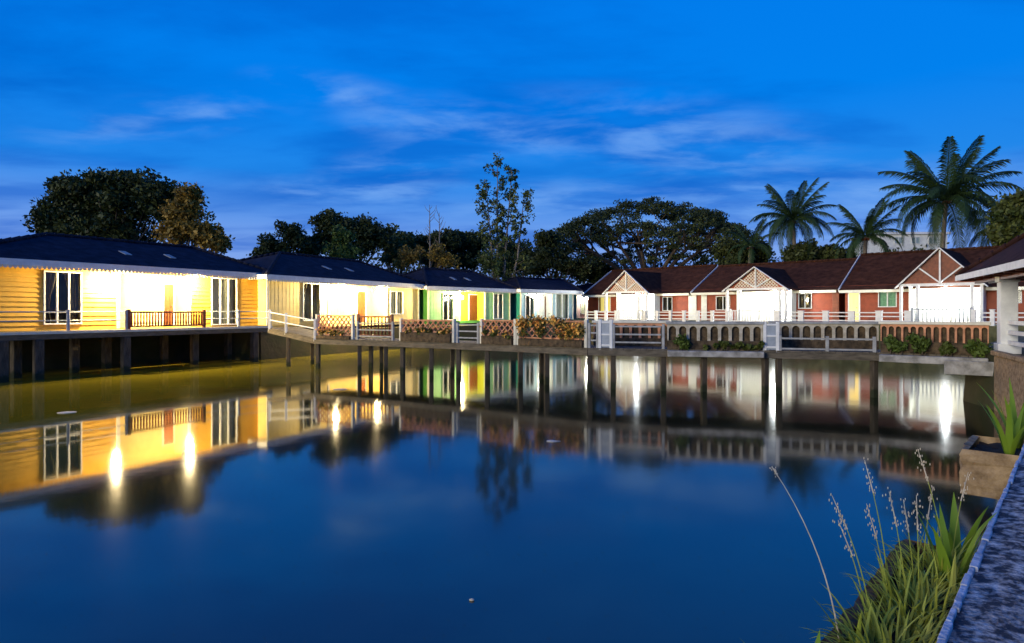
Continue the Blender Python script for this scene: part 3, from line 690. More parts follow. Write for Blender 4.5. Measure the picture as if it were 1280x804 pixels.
class Seg(Fac):
    def __init__(s, a, b, z):
        d = (b-a); d.z = 0; s.o = Vector((a.x,a.y)); d.normalize(); s.u = Vector((d.x,d.y)); s.v = Vector((-d.y,d.x)); s.fl = z; s.rz = math.atan2(d.y,d.x)
def seg(px): 
    for j in range(len(BP)-1):
        if BP[j][0] <= px <= BP[j+1][0]: return Seg(fp[j], fp[j+1], DZ)
def lattice_mb(L_, z0, z1, pitch=.26, wd=.05, th=.035):
    m = MB(); hh = z1-z0; k = -int(hh/pitch)-1
    while k*pitch < L_:
        for sg in (0, 1):
            x0 = k*pitch if sg == 0 else k*pitch+hh; dxx = 1 if sg == 0 else -1; P = []
            ta, tb = 0.0, hh
            if dxx > 0: ta, tb = max(0, -x0), min(hh, L_-x0)
            else: ta, tb = max(0, x0-L_), min(hh, x0)
            if tb-ta > .05: m.bar((x0+dxx*ta, sg*.02-.01, z0+ta), (x0+dxx*tb, sg*.02-.01, z0+tb), th, wd, (0,1,0))
        k += 1
    return m
rng = np.random.default_rng(5)
def shrub(name, label, cat, base, length, ax, hh, dep, n, m, group, fl=0, size=.13, seed=1, z0=.0):
    r = np.random.default_rng(seed); t = thing(name, label, cat, base, ax, group)
    c = np.stack([r.uniform(.1,length-.1,max(5,int(length*7))), r.uniform(-dep*.4,dep*.4,max(5,int(length*7))), z0+r.uniform(.25,.8,max(5,int(length*7)))*hh], 1)
    p = in_clumps(r, c, .22*min(1,hh*1.3), n); p[:,2] = np.clip(p[:,2], z0+.02, None); leaves('foliage', p, size, m, t, r, .5)
    s = MB()
    for q in c[::2]: s.tube([(q[0],0,0),(q[0]+.03,q[1]*.6,q[2]*.5),tuple(q)], [.02,.014,.006], 5)
    s.build('stem', BARK, t)
    if fl: p = in_clumps(r, c+np.array([0,-.08,.08]), .22, fl); p[:,2] = np.clip(p[:,2], z0+.05, None); leaves('blossom', p, .10, FLOWER, t, r, .9)
    return t
def lattice_wall(label, pa, pb, top=.86, base=.36, m=TERRA, yo=.1, plant=None, seed=0, pitch=.26):
    f = seg((pa+pb)/2); s0, s1 = f.s(pa,yo), f.s(pb,yo); Ln = s1-s0
    t = thing('lattice_parapet', label, 'parapet', f.w(s0,yo), f.rz, 'terracotta lattice parapets of the footbridge')
    lattice_mb(Ln, base, top, pitch).build('lattice', m, t)
    b = MB(); b.box(-.03, Ln+.03, -.06, .06, top, top+.06); b.box(0, Ln, -.05, .05, base-.05, base); b.build('coping', m, t, bevel=.008)
    for x in (-.06, Ln+.06):
        b = MB(); b.box(x-.055,x+.055,-.07,.07,0,top+.1); b.build('post', CREAMW, t, bevel=.01)
    if plant:
        b = MB(); b.box(.02, Ln-.02, -.16, .05, .0, base-.06); b.build('trough', SHADEST, t, bevel=.015)
        P = f.w(s0,yo-.12,base*.6)
        shrub('flowering_shrub', plant[0], 'shrub', P, Ln, f.rz, plant[1], .16, int(Ln*plant[2]), plant[3], 'shrubs planted along the footbridge', int(Ln*plant[4]), .11, seed)
    return t
def white_rails(label, pa, pb, hts=(.22,.48,.8), yo=.08, posts=None, m=GREYW):
    f = seg((pa+pb)/2); s0, s1 = f.s(pa,yo), f.s(pb,yo); Ln = s1-s0
    t = thing('railing', label, 'railing', f.w(s0,yo), f.rz, 'white railings of the footbridge')
    for z in hts: b = MB(); b.box(.04, Ln-.04, -.025, .025, z-.025, z+.025); b.build('rail', m, t)
    for x in ([0, Ln] if posts is None else [f.s(p,yo)-s0 for p in posts]): b = MB(); b.box(x-.045,x+.045,-.045,.045,-.2,hts[-1]+.08); b.build('post', m, t, bevel=.01)
    return t
# sloping rails from the high boardwalk down to the bridge
rt = thing('railing', 'white railing sloping down from the high boardwalk to the footbridge', 'railing', fp[0].copy(), 0, 'white railings of the footbridge')
a, c = Vector((0,0,0)), fp[1]-fp[0]
for z in (.38,.74): b = MB(); b.bar(a+Vector((0,0,z)), c+Vector((0,0,z+.05)), .05, .05); b.build('rail', WHITE, rt)
for q in (.02,.38,.98): b = MB(); P = a.lerp(c,q); b.box(P.x-.05,P.x+.05,P.y-.05,P.y+.05,P.z-.15,P.z+.86); b.build('post', WHITE, rt, bevel=.01)
lattice_wall('pink lattice parapet nearest the yellow bungalow', 398, 440, .98, .2, plant=('shrub with yellow flowers by the lattice nearest the yellow bungalow',.3,200,LHEDGE,40), seed=3)
white_rails('white railing on the bend of the footbridge before the cream bungalow', 447, 491, (.15,.42,.70))
br = seg(470); balustrade('brown wooden rail on the far side of the footbridge before the cream bungalow', br.s(448,1.6), br.s(490,1.6), 1.6, 1.0, BROWN, br, 0, None, nb=9)
lattice_wall('terracotta lattice parapet before the gap between cream and green bungalows', 503, 566, .82, .42, plant=('hedge of brown green leaves under the long lattice left of the white rails',.32,220,LHEDGE,20), seed=4)
white_rails('short white railing of three bars before the green bungalow', 572, 598, (.2,.45,.7))
lattice_wall('terracotta lattice parapet before the teal end wall', 604, 643, .84, .36, plant=('low shrub under the short lattice before the green bungalow',.32,240,LHEDGE,40), seed=5)
lattice_wall('flower grown lattice parapet before the pale cyan bungalow', 650, 731, .84, .30, plant=('shrub with orange flowers along the lattice before the pale cyan bungalow',.85,480,LHEDGE,240), seed=6)
# white gate panel
f = seg(750); s0, s1 = f.s(750,.06), f.s(764,.06); t = thing('gate', 'narrow white panelled gate on the footbridge before the farthest red house', 'gate', f.w(s0,.06), f.rz)
b = MB(); b.box(0,s1-s0,-.02,.02,.02,.86); b.build('panel', METALR, t, bevel=.01)
b = MB()
for x in (0,s1-s0): b.box(x-.05,x+.05,-.05,.05,-.2,.95)
for z in (.1,.45,.85): b.box(.051,s1-s0-.051,-.035,.035,z-.03,z+.03)
b.build('frame', WHITE, t, bevel=.01)
white_rails('short white railing left of the panelled gate', 736.5, 747, (.25,.5,.75))
white_rails('long white railing right of the panelled gate', 767, 828, (.2,.46,.72), posts=(767,829))
def arch_wall(label, pa, pb, top=.80, base=.28, yo=.1, m=CONC, n=None, name='arched_parapet', splitx=None):
    f = seg((pa+pb)/2); s0, s1 = f.s(pa,yo), f.s(pb,yo); Ln = s1-s0
    t = thing(name, label, 'parapet', f.w(s0,yo), f.rz, 'arched concrete parapets of the footbridge')
    n = n or int(Ln/.3); w_ = Ln/n; r = w_*.36; zs = top-.06-r; b = MB()
    for k in range(n):
        c = w_*(k+.5); b.box(w_*k+.001, c-r, -.05, .05, base, zs); b.box(c+r, w_*(k+1)-.001, -.05, .05, base, zs)
        pts = [(c-w_/2,zs),(c-r,zs)]
        for q in range(8):
            a0, a1 = math.pi*(1-q/8), math.pi*(1-(q+1)/8); x0, z0, x1, z1 = c+r*math.cos(a0), zs+r*math.sin(a0), c+r*math.cos(a1), zs+r*math.sin(a1)
            u0, u1 = c-w_/2+w_*q/8, c-w_/2+w_*(q+1)/8
            V = [(x0,-.05,z0),(x1,-.05,z1),(u1,-.05,top),(u0,-.05,top)]; V += [(x,.05,z) for x,_,z in V]
            b.add(V, [(0,1,2,3),(7,6,5,4),(0,4,5,1),(2,6,7,3)])
        for sg in (-1,1):
            V = [(c+sg*r,-.05,zs),(c+sg*w_/2,-.05,zs),(c+sg*w_/2,-.05,top)]; V += [(x,.05,z) for x,_,z in V]
            b.add(V, [(0,1,2),(5,4,3),(0,3,4,1)])
    b.build('arcade', m, t)
    b = MB(); b.box(-.05,Ln+.05,-.1,.1,top,top+.09); b.build('coping', GREYW if m is not TERRA else CREAMW, t, bevel=.015)
    b = MB(); b.box(0,Ln,-.07,.07,0,base); b.build('plinth', SHADEST, t, bevel=.01)
    b = MB(); b.box(.01,Ln-.01,.052,.10,base+.002,top-.03); b.build('dark_backing', SHADEST, t)  # added dark sheet that makes the arch openings read dark
    return t
arch_wall('arched concrete parapet between the two railed bays of the footbridge', 834, 953, m=PLASTER)
f = seg(890)
for i, (pa, ln, lab) in enumerate(((842,.7,'leafy green plant at the left end of the arched parapet'),(875,1.1,'low shrub at the foot of the arched parapet, left of its middle'),(915,1.0,'low shrub at the right end of the arched parapet'))):
    shrub('shrub', lab, 'shrub', f.w(f.s(pa,-.05),-.05,-.02), ln, f.rz, .62 if i == 0 else .3, .2, 420, LBRIGHT if i == 0 else LHEDGE, 'shrubs planted along the footbridge', 0, .12, 20+i)
# soil bed hugging the front of the arched parapet
t = thing('planting_bed', 'long planting bed at the foot of the arched parapet', 'planter', f.w(f.s(834,0),0), f.rz); Ln = f.s(953,0)-f.s(834,0)
b = MB(); b.box(0,Ln,-.32,-.07,-.22,-.03); b.build('bed', CONC, t, bevel=.02)
f = seg(1000); s0, s1 = f.s(956,.06), f.s(972,.06); t = thing('gate', 'narrow white panelled gate on the footbridge before the middle red house', 'gate', f.w(s0,.06), f.rz)
b = MB(); b.box(0,s1-s0,-.02,.02,.02,.80); b.build('panel', METALR, t, bevel=.01)
b = MB()
for x in (0,s1-s0): b.box(x-.05,x+.05,-.05,.05,-.2,.88)
for z in (.1,.45,.8): b.box(.051,s1-s0-.051,-.035,.035,z-.03,z+.03)
b.build('frame', WHITE, t, bevel=.01)
white_rails('long white railing right of the middle gate', 975, 1093, (.06,.38), posts=(975,1034,1093))
arch_wall('arched parapet on the far side of the footbridge behind the long white railing', 962, 1098, yo=1.6, m=PLASTER)
arch_wall('arched parapet on the far side of the footbridge behind the first white railing', 742, 836, yo=1.6, m=TERRA)
arch_wall('terracotta arched parapet at the pavilion end of the footbridge', 1101, 1236, .84, .34, m=TERRA, n=14)
f = seg(1150)
for i, (pa, ln, hh) in enumerate(((1106,.6,.55),(1135,.55,.62),(1172,.5,.4),(1205,.6,.75))):
    shrub('shrub', ['bushy green plant at the left end of the terracotta parapet','second bushy green plant from the left on the terracotta parapet','small low plant right of the middle of the terracotta parapet','tallest green plant on the terracotta parapet, beside the pavilion'][i],
          'shrub', f.w(f.s(pa,-.1),-.1,-.05), ln, f.rz, hh, .2, 480, LBRIGHT if i != 2 else LHEDGE, 'plants before the terracotta parapet', 0, .14, 30+i)
t = thing('planting_bed', 'concrete bed at the foot of the terracotta parapet', 'planter', f.w(f.s(1101,0),0), f.rz); Ln = f.s(1236,0)-f.s(1101,0)
b = MB(); b.box(0,Ln,-.36,-.09,-.25,-.04); b.box(Ln*.62,Ln+.4,-.5,-.365,-.5,-.12); b.build('bed', CONC, t, bevel=.02)

# ------------------------------------------------------------------ pavilion on the right bank
A, Bp = Vector((13.9,20.0)), Vector((10.4,12.6)); ud = (Bp-A).normalized(); Lp = (Bp-A).length
pv = thing('pavilion', 'open pavilion with dark tiled hip roof and white column at the right bank', 'pavilion', (A.x,A.y,1.6), math.atan2(ud.y,ud.x))
# local x runs along the pond side towards the camera, local y away from the pond
ze = 2.05; S = Lp; m = MB(); ap = (S/2, S/2, 5.1)
m.add([(0,0,ze),(S,0,ze),(S,S,ze),(0,S,ze),ap,(.04,.04,ze-.06),(S-.04,.04,ze-.06),(S-.04,S-.04,ze-.06),(.04,S-.04,ze-.06)], [(0,1,4),(1,2,4),(2,3,4),(3,0,4),(8,7,6,5)])
ro = m.build('roof', DROOF, pv)
b = MB(); b.box(-.04,S+.04,-.04,-.002,ze-.14,ze+.03); b.box(-.04,S+.04,S+.002,S+.04,ze-.14,ze+.03); b.box(-.04,-.002,0,S,ze-.14,ze+.03); b.box(S+.002,S+.04,0,S,ze-.14,ze+.03); b.build('fascia', WHITE, ro)
b = MB()
for cx, cy in ((0,0),(S,0),(S,S),(0,S)):
    a_, c_ = Vector((cx,cy,ze)), Vector(ap); k = 16
    for i in range(k): b.tube([a_.lerp(c_,i/k)+Vector((0,0,.02)), a_.lerp(c_,(i+1.06)/k)+Vector((0,0,.05))], [.09,.11], 8)
b.build('ridge_cap', DROOF, ro, smooth=True)
pc = None
for x in (3.0, S-.8):
    for y in (.62, S-.7):
        if pc is None:
            b = MB(); b.box(-.19,.19,-.19,.19,-.1,ze-.3); b.box(-.25,.25,-.25,.25,-.15,.12); b.box(-.23,.23,-.23,.23,ze-.3,ze-.061); pc = b.build('column', WHITE, pv, bevel=.015); pc.location = (x,y,0)
        else: copy_part(pc, pv, (x,y,0))
b = MB(); b.box(.3,S-.2,.40,.52,ze-.24,ze-.062); b.box(.3,S-.2,.75,.87,ze-.24,ze-.062)
for k in range(8): b.bar((.4+k*1.0,.02,ze-.12),(.4+k*1.0,S-.1,ze-.10),.07,.1)
b.build('beam', BROWN, pv)
b = MB(); b.box(.6,S-.2,.35,S-.2,-.5,-.16); b.build('floor', CONC, pv, bevel=.02)
b = MB(); b.box(3.5,S+.6,.22,.34,-2.6,-.18); b.box(3.4,S+.6,.16,.345,-.176,-.05); b.build('base_wall', STONE, pv, bevel=.03)
for z in (.15,.42,.68): b = MB(); b.box(3.2,S-1.0,.58,.66,z-.05,z+.05); b.build('rail', WHITE, pv)

# ------------------------------------------------------------------ trees
def trunk_mb(base, tips, r, rng, forks=.35, wob=.25):
    m = MB(); base = Vector(base)
    tips = [Vector(t) for t in tips]; cen = sum(tips, Vector())/len(tips); fork = base.lerp(cen, forks)
    m.tube([base-Vector((0,0,.4)), base.lerp(fork,.5)+Vector((rng.normal()*.1,rng.normal()*.1,0)), fork], [r*1.25,r,r*.82], 9)
    for t in tips:
        a = fork.lerp(t,.45)+Vector(rng.normal(size=3))*wob; m.tube([fork-Vector((0,0,.15)), a, t], [r*.5,r*.3,r*.06], 6)
    return m
def tree(label, base, blobs, lm, n, size=.3, cr=.8, seed=1, bark=None, cat='tree', name='tree', group='trees behind the houses', aspect=.55, per=16, extra=None):
    """blobs: (centre, radii) in metres relative to the base; clumps of leaves fill them"""
    r = np.random.default_rng(seed); t = thing(name, label, cat, base, 0, group)
    cs = []; tips = []
    for c, rad in blobs:
        p = in_blob(r, c, np.asarray(rad)*.88, per, .35); cs.append(p); tips += [tuple(q) for q in p[:4]]
    cs = np.concatenate(cs); rr = r.uniform(.55,1.2,len(cs))*cr
    leaves('crown', in_clumps(r, cs, rr, n, .8), size, lm, t, r, aspect)
    trunk_mb((0,0,-.2), tips, max(.12, .016*np.max(cs[:,2])*1.6), r).build('trunk', bark or BARK, t, smooth=True)
    return t
def base_at(px, d): return Vector(((px-CX)/F*d, d, 1.5))
def blob(b, px, py, rpx, rpy, dd=0, dr=None):
    d = b.y+dd; c = W(px, py, d)-b; return (tuple(c), (rpx*d/F, dr or rpx*d/F*.9, rpy*d/F))
b = base_at(150, 46)
tree('large dense dark tree rising behind the yellow bungalow roof', b, [blob(b,*q) for q in ((75,262,26,30),(85,238,20,18),(115,240,34,26),(140,232,28,24),(150,262,45,34),(175,236,30,22),(195,262,32,34),(112,282,40,24),(62,280,14,18),(215,255,22,26),(150,290,60,20),(90,292,30,18))], LDARK, 30000, .34, 1.1, 11, per=18)
b = base_at(248, 43)
tree('gold lit right flank of the large dark tree, light put into its leaf colour', b, [blob(b,*q) for q in ((228,262,20,22),(242,282,24,22),(222,290,24,20),(258,296,18,14),(236,245,12,14),(272,304,12,8))], LGOLDLIT, 7500, .3, .8, 12, per=15)
b = base_at(362, 58)
tree('round dark tree above the cream bungalow roof', b, [blob(b,*q) for q in ((362,294,22,20),(345,312,20,16),(380,312,20,18),(333,322,10,9))], LDARK, 9500, .34, 1.0, 13, per=16)
b = base_at(428, 60)
tree('dark broad tree with flat top right of the round dark tree', b, [blob(b,*q) for q in ((408,282,18,16),(430,290,26,18),(455,288,24,18),(470,300,22,20),(400,306,16,20),(440,310,34,20))], LDARK, 14000, .34, 1.0, 14, per=16)
b = base_at(428, 52)
tree('yellowish lit lower part of the dark broad tree, light put into its leaf colour', b, [blob(b,*q) for q in ((420,312,12,14),(432,318,16,10),(428,296,14,14))], LBRIGHT, 2200, .28, .6, 15)  # brighter leaves stand in for light on the dark tree's lower part
for i, (px, d, bl, lm, lab) in enumerate((
    (497, 66, ((485,300,20,16),(508,304,22,16),(495,318,30,14)), LMID, 'mid green tree left of the two bare poles'),
    (545, 70, ((530,306,18,16),(556,300,22,18),(545,322,32,14)), LDARK, 'dark tree standing behind the two bare poles'),
    (586, 72, ((575,300,18,18),(596,304,20,18),(585,322,28,16)), LDARK, 'dark tree just left of the tall slender tree'),
    (645, 72, ((636,312,20,16),(655,318,22,16),(640,330,30,14)), LDARK, 'dark tree just right of the tall slender tree'),
    (690, 66, ((684,300,14,10),(690,320,26,20),(712,332,28,18),(672,334,18,16)), LDARK, 'dark tree at the left foot of the umbrella shaped tree'),
    (733, 76, ((735,338,26,16),(760,342,22,14)), LDARK, 'low dark tree behind the orange lit roof end'),
    (930, 62, ((915,312,22,18),(940,318,24,16),(925,330,30,14)), LDARK, 'dark tree between the umbrella shaped tree and the palms'),
    (1025, 58, ((1005,320,26,12),(1040,322,26,10)), LDARK, 'low dark tree below the middle palm'),
    (1262, 44, ((1262,268,20,20),(1280,255,22,24),(1300,275,26,26),(1255,292,16,14)), LMID, 'green tree at the right edge behind the pavilion roof'),
    )):
    b = base_at(px, d); tree(lab, b, [blob(b,*q) for q in bl], lm, 8000, .36, 1.0, 40+i, per=16)
b = base_at(530, 56)
tree('yellow brown bush behind the roofs below the two bare poles', b, [blob(b,*q) for q in ((520,318,20,14),(545,318,18,16),(505,328,14,8),(560,326,14,10))], LGOLDLIT, 2600, .26, .6, 50)
b = base_at(625, 60)
tree('low yellow green bush at the foot of the tall slender tree', b, [blob(b,*q) for q in ((622,332,22,10),(608,326,14,10))], LBRIGHT, 1800, .26, .6, 51)
for i, (px, top) in enumerate(((537,256),(549,266))):
    b = base_at(px, 60); h_ = W(px, top, 60).z-1.5; t = thing('bare_tree', ['taller bare pole like tree among the dark trees','shorter bare pole like tree among the dark trees'][i], 'tree', b, 0, 'bare pole like trees')
    m = MB(); r = np.random.default_rng(60+i); m.tube([(0,0,-.3),(.05,0,h_*.5),(0,0,h_)], [.14,.09,.02], 7); m.build('trunk', PALEBARK, t, smooth=True)
    m = MB()
    for k in range(16):
        z = h_*(.55+.44*k/16); a = r.uniform(0,6.3); l = r.uniform(.3,1.0); m.tube([(0,0,z),(math.cos(a)*l*.5,math.sin(a)*l*.5,z+l*.5),(math.cos(a)*l*.7,math.sin(a)*l*.7,z+l)], [.03,.02,.008], 5)
    m.build('twig', PALEBARK, t)
# tall slender tree
b = base_at(625, 58); r = np.random.default_rng(70); t = thing('slender_tree', 'tall slender open tree rising above the middle of the row', 'tree', b)
m = MB(); cs = []
for st in range(4):
    foot = Vector((r.normal()*.25, r.normal()*.25, -.2)); topx = (622,608,640,655)[st]; topy = (204,238,214,246)[st]; tp_ = W(topx, topy, 58+r.normal()*.6)-b
    mid = foot.lerp(tp_,.5)+Vector((r.normal()*.3, 0, .2)); m.tube([foot, mid, tp_], [.17,.09,.02], 7)
    for k in range(24):
        q = .30+.70*k/23; P = foot.lerp(mid,q*2) if q < .5 else mid.lerp(tp_, q*2-1); a = r.uniform(0,6.3); l = r.uniform(.5,1.9)*(1.25-q*.8)
        E = P+Vector((math.cos(a)*l, math.sin(a)*l, l*.6)); m.tube([P, P.lerp(E,.6)+Vector((0,0,-.08)), E], [.035,.022,.008], 5); cs.append(tuple(E)); cs.append(tuple(P.lerp(E,.7)))
cs.append(tuple(W(622,196,58)-b)); cs.append(tuple(W(598,234,58)-b)); cs.append(tuple(W(664,240,58)-b))
m.build('trunk', PALEBARK, t, smooth=True); leaves('crown', in_clumps(r, cs, r.uniform(.25,.62,len(cs)), 5600, .95), .27, LSLIM, t, r, .6)
# broad umbrella shaped tree
b = base_at(812, 73); r = np.random.default_rng(80); t = thing('umbrella_tree', 'broad dark umbrella shaped tree behind the red houses', 'tree', b)
m = MB(); cs = []; rs = []; top = W(812,250,73).z-1.5; Rx = 142*73/F
for k in range(330):
    a = r.uniform(0,2*math.pi); q = r.uniform(0,1)**.42; x, y = math.cos(a)*q, math.sin(a)*q
    z = top-(q**2.3)*5.4-r.uniform(.2,1.2); cs.append((x*Rx, y*8.5, z)); rs.append(r.uniform(.7,1.25))
for k in range(70):                                     # looser spray hanging below the dome
    a = r.uniform(0,2*math.pi); q = r.uniform(.5,1.0); cs.append((math.cos(a)*q*Rx*.95, math.sin(a)*q*7, top-(q**2.3)*5.4-r.uniform(1.6,3.6))); rs.append(r.uniform(.5,.9))
leaves('crown', in_clumps(r, cs, rs, 46000, .42), .30, LDARK, t, r, .5)
fk = Vector((0,0,3.2)); m.tube([(0,0,-.4),(.1,0,1.5),fk], [.75,.6,.5], 10)
for k in range(11):
    a = 2*math.pi*k/11+r.uniform(-.2,.2); q = r.uniform(.5,.72); E = Vector((math.cos(a)*Rx*q, math.sin(a)*8*q, top-2.3-q*3.2)); M_ = fk.lerp(E,.5)+Vector((0,0,.2))
    m.tube([fk-Vector((0,0,.2)), M_, E], [.34,.22,.1], 7)
    for j in range(6):
        c = Vector(cs[int(r.integers(0,280))]); c = min((Vector(x) for x in [cs[int(z)] for z in r.integers(0,280,14)]), key=lambda v: (v-E).length)
        m.tube([M_.lerp(E,.3+.7*j/6), M_.lerp(E,.6).lerp(c,.6)+Vector((0,0,-.2)), c], [.12,.07,.02], 5)
m.build('trunk', BARK, t, smooth=True)
# far wood closing the view between the nearer trees
r = np.random.default_rng(77); cs = []
for k in range(620):
    px = r.uniform(300, 1330); d = r.uniform(82, 100); top = 322+9*math.sin(px*.021)+6*math.sin(px*.067+1)
    cs.append(tuple(W(px, r.uniform(top, 386), d)))
wd_ = leaves('woods', in_clumps(r, cs, 2.3, 26000, .8), .55, LDARK, None, r, .6); wd_['kind'] = 'stuff'
# palms
def frond_mesh(droop, seed, wl):
    r = np.random.default_rng(seed); m = MB(); pts = []; nseg = 14
    for i in range(nseg+1):
        q = i/nseg; pts.append(Vector((q*(1-.28*droop*q*q), 0, .34*q-droop*q**2.3*.85)))
    m.tube(pts, [.011*(1-.85*i/nseg) for i in range(nseg+1)], 5)
    for k in range(52):
        q = .10+.90*k/51; i = min(nseg-1, int(q*nseg)); P = pts[i].lerp(pts[i+1], q*nseg-i); d = (pts[i+1]-pts[i]).normalized()
        ln = wl*math.sin(math.pi*(.18+.74*q))**.8*r.uniform(.75,1.12)
        for sg in (-1,1):
            hang = .45+.5*r.uniform()
            o = (Vector((0,sg,0))*.62+d*.55+Vector((0,0,-.25*hang))).normalized(); M_ = P+o*ln*.5; E = P+o*ln*.86+Vector((0,0,-ln*.5*hang))
            wv = d*.0085
            m.add([P-wv*.7,P+wv*.7,M_+wv,E,M_-wv], [(0,1,2,4),(4,2,3)])
    me = bpy.data.meshes.new('frond'); me.from_pydata([tuple(v) for v in m.v], [], m.f); me.update(); me.materials.append(LPALM); return me
FRONDS = [frond_mesh(dr, 90+i, .21) for i, dr in enumerate((.22,.42,.60,.80,1.0))]
def palm(label, px, py, d, L_, n, lean=0, seed=1):
    """px, py: the crown's heart in the photograph"""
    r = np.random.default_rng(seed); hp = W(px, py, d); base = Vector((hp.x-lean, d, 1.5)); t = thing('palm_tree', label, 'palm', base, 0, 'coconut palms behind the red houses')
    c = hp-base; m = MB(); k = 9
    m.tube([(c.x*(i/k)**1.6, 0, -.3+(c.z+.3)*i/k) for i in range(k+1)], [.24-.10*i/k for i in range(k+1)], 9); m.build('trunk', PALEBARK, t, smooth=True)
    h_ = MB()
    for i in range(6): a = i*1.05; h_.sphere((c.x+.22*math.cos(a), .22*math.sin(a), c.z-.22), .13, 8, 6)
    h_.build('coconut_cluster', BROWN, t, smooth=True)
    for i in range(n):
        q = i/(n-1); a = i*2.39996+r.uniform(-.15,.15); tilt = 1.30-1.75*q
        o = bpy.data.objects.new('frond', FRONDS[min(4, int(q*5))]); col.objects.link(o); o.parent = t; o.location = c
        o.rotation_euler = (r.uniform(-.25,.25), -tilt*.8+.15, a); s_ = L_*r.uniform(.85,1.1); o.scale = (s_,s_,s_)
    return t
palm('tallest coconut palm standing behind the house with the yellow door', 1183, 250, 50, 5.4, 38, .6, 1)
palm('coconut palm rising between the umbrella shaped tree and the tallest palm', 991, 275, 58, 4.3, 34, -.4, 2)
palm('low coconut palm left of the tallest palm', 1082, 296, 54, 3.6, 28, .2, 3)
palm('dim low palm beside the umbrella shaped tree', 938, 308, 60, 2.9, 16, .2, 4)
palm('palm at the right edge with fronds behind the pavilion roof', 1266, 282, 52, 4.4, 20, .3, 5)
# pale building far behind the palms
b = base_at(1145, 90); t = thing('building', 'pale flat roofed building half hidden behind the palms', 'building', (b.x,b.y,1.4))
zt = W(1145,293,90).z-1.4; m = MB(); m.box(-4.6,4.4,0,8,0,zt); m.build('wall', PALE, t)
m = MB(); m.box(-4.9,4.7,-.3,8.3,zt+.002,zt+.3); m.build('roof', WHITE, t)
for x in (-3.0,-.6,1.8): window(t, x, x+1.1, zt-1.25, zt-.45, 2, cur=None, y=-.05)

# ------------------------------------------------------------------ near bank: ledge, planters and plants at the right
ed = Vector((.666,.746)).normalized(); en = Vector((ed.y,-ed.x)); e0 = Vector((0,.44))
lg = thing('parapet_wall', 'stained concrete ledge running along the near right bank', 'wall', (e0.x,e0.y,1.7), math.atan2(ed.y,ed.x))
# local x along the bank, local y towards the pond
m = MB(); nx, ny = 180, 6; r = np.random.default_rng(9); Lx0, Lx1 = -7.0, 14.5
for i in range(nx+1):
    for j in range(ny+1):
        m.v.append((Lx0+(Lx1-Lx0)*i/nx, -.6*j/ny+(.008*r.normal() if j in (0,) else 0), .004*r.normal()-(.012 if j in (0,ny) else 0)))
for i in range(nx):
    for j in range(ny): p = i*(ny+1)+j; m.f.append((p,p+1,p+ny+2,p+ny+1)[::-1])
top = m.build('coping', LEDGE, lg, smooth=True)
m = MB(); m.box(Lx0,Lx1,-.6,.0,-2.2,-.022); m.build('body', CONC, lg)
m = MB(); i = 0; x = Lx0
while x < Lx1:
    l = r.uniform(.06,.22); m.box(x, x+l-.004, -.012+r.normal()*.002, .006+r.normal()*.002, -.03, .001+r.normal()*.0015); x += l
m.build('edge', EDGE, lg, bevel=.003)
def LW(x, y, z=0): p = e0+ed*x-en*y; return Vector((p.x,p.y,1.7+z))
rz = math.atan2(ed.y,ed.x)
def bed(label, x0, x1, dep, z0, z1, seed, mm=STONE):
    t = thing('planter', label, 'planter', LW(x0,0), rz, 'stone planters on the near bank'); r = np.random.default_rng(seed); L_ = x1-x0
    m = MB(); nx, nz = max(8,int(L_/.06)), 8
    pts = [[(L_*i/nx+r.normal()*.006, dep+r.normal()*.008, z0+(z1-z0)*k/nz+r.normal()*.006) for k in range(nz+1)] for i in range(nx+1)]
    o = len(m.v); m.v += [p for c in pts for p in c]
    for i in range(nx):
        for k in range(nz): p = i*(nz+1)+k; m.f.append((p,p+nz+1,p+nz+2,p+1)[::-1])
    for i, x in ((0,0),(nx,L_)):
        q = [(x,.002,z0+(z1-z0)*k/nz) for k in range(nz+1)]
        for k in range(nz): m.quad(pts[i][k], pts[i][k+1], q[k+1], q[k])
    for i in range(nx):
        m.quad(pts[i][nz], pts[i+1][nz], (pts[i+1][nz][0],dep-.05,z1-.005), (pts[i][nz][0],dep-.05,z1-.005)); m.quad(pts[i][0], pts[i+1][0], (L_*(i+1)/nx,.002,z0), (L_*i/nx,.002,z0))
    m.build('stone_wall', mm, t)
    m = MB(); nx, ny = max(6,int(L_/.08)), 6; o = 0
    for i in range(nx+1):
        for j in range(ny+1): m.v.append((L_*i/nx, .003+(dep-.055)*j/ny, z1-.04+r.normal()*.012))
    for i in range(nx):
        for j in range(ny): p = i*(ny+1)+j; m.f.append((p,p+ny+1,p+ny+2,p+1))
    m.build('soil', EARTH, t, smooth=True)
    return t
bed('dark stone planter full of wild grass at the near bank', .9, 3.15, .34, -.62, -.18, 3, mat('dark_stone', (.05,.035,.02), .95, 0, 8, bump=.9, c2=(.16,.10,.05)))
bed('square tan stone planter farther along the near ledge', 5.5, 6.2, .40, -.48, -.14, 4)
def blade(m, base, d, ln, wd, bend, n=6):
    d = Vector(d); d.z = 0; d.normalize(); sd_ = Vector((-d.y,d.x,0)); P = Vector(base); o = len(m.v); ang = .15
    for i in range(n+1):
        q = i/n; w_ = wd*(1-q**2.2)*.5*(.6+.4*min(1,q*4)); m.v += [tuple(P-sd_*w_), tuple(P+Vector((0,0,w_*-.5))), tuple(P+sd_*w_)]
        ang += bend/n; P = P+(d*math.sin(ang)+Vector((0,0,1))*math.cos(ang))*ln/n
    for i in range(n):
        a = o+i*3; m.f += [(a,a+1,a+4,a+3),(a+1,a+2,a+5,a+4)]
    return P
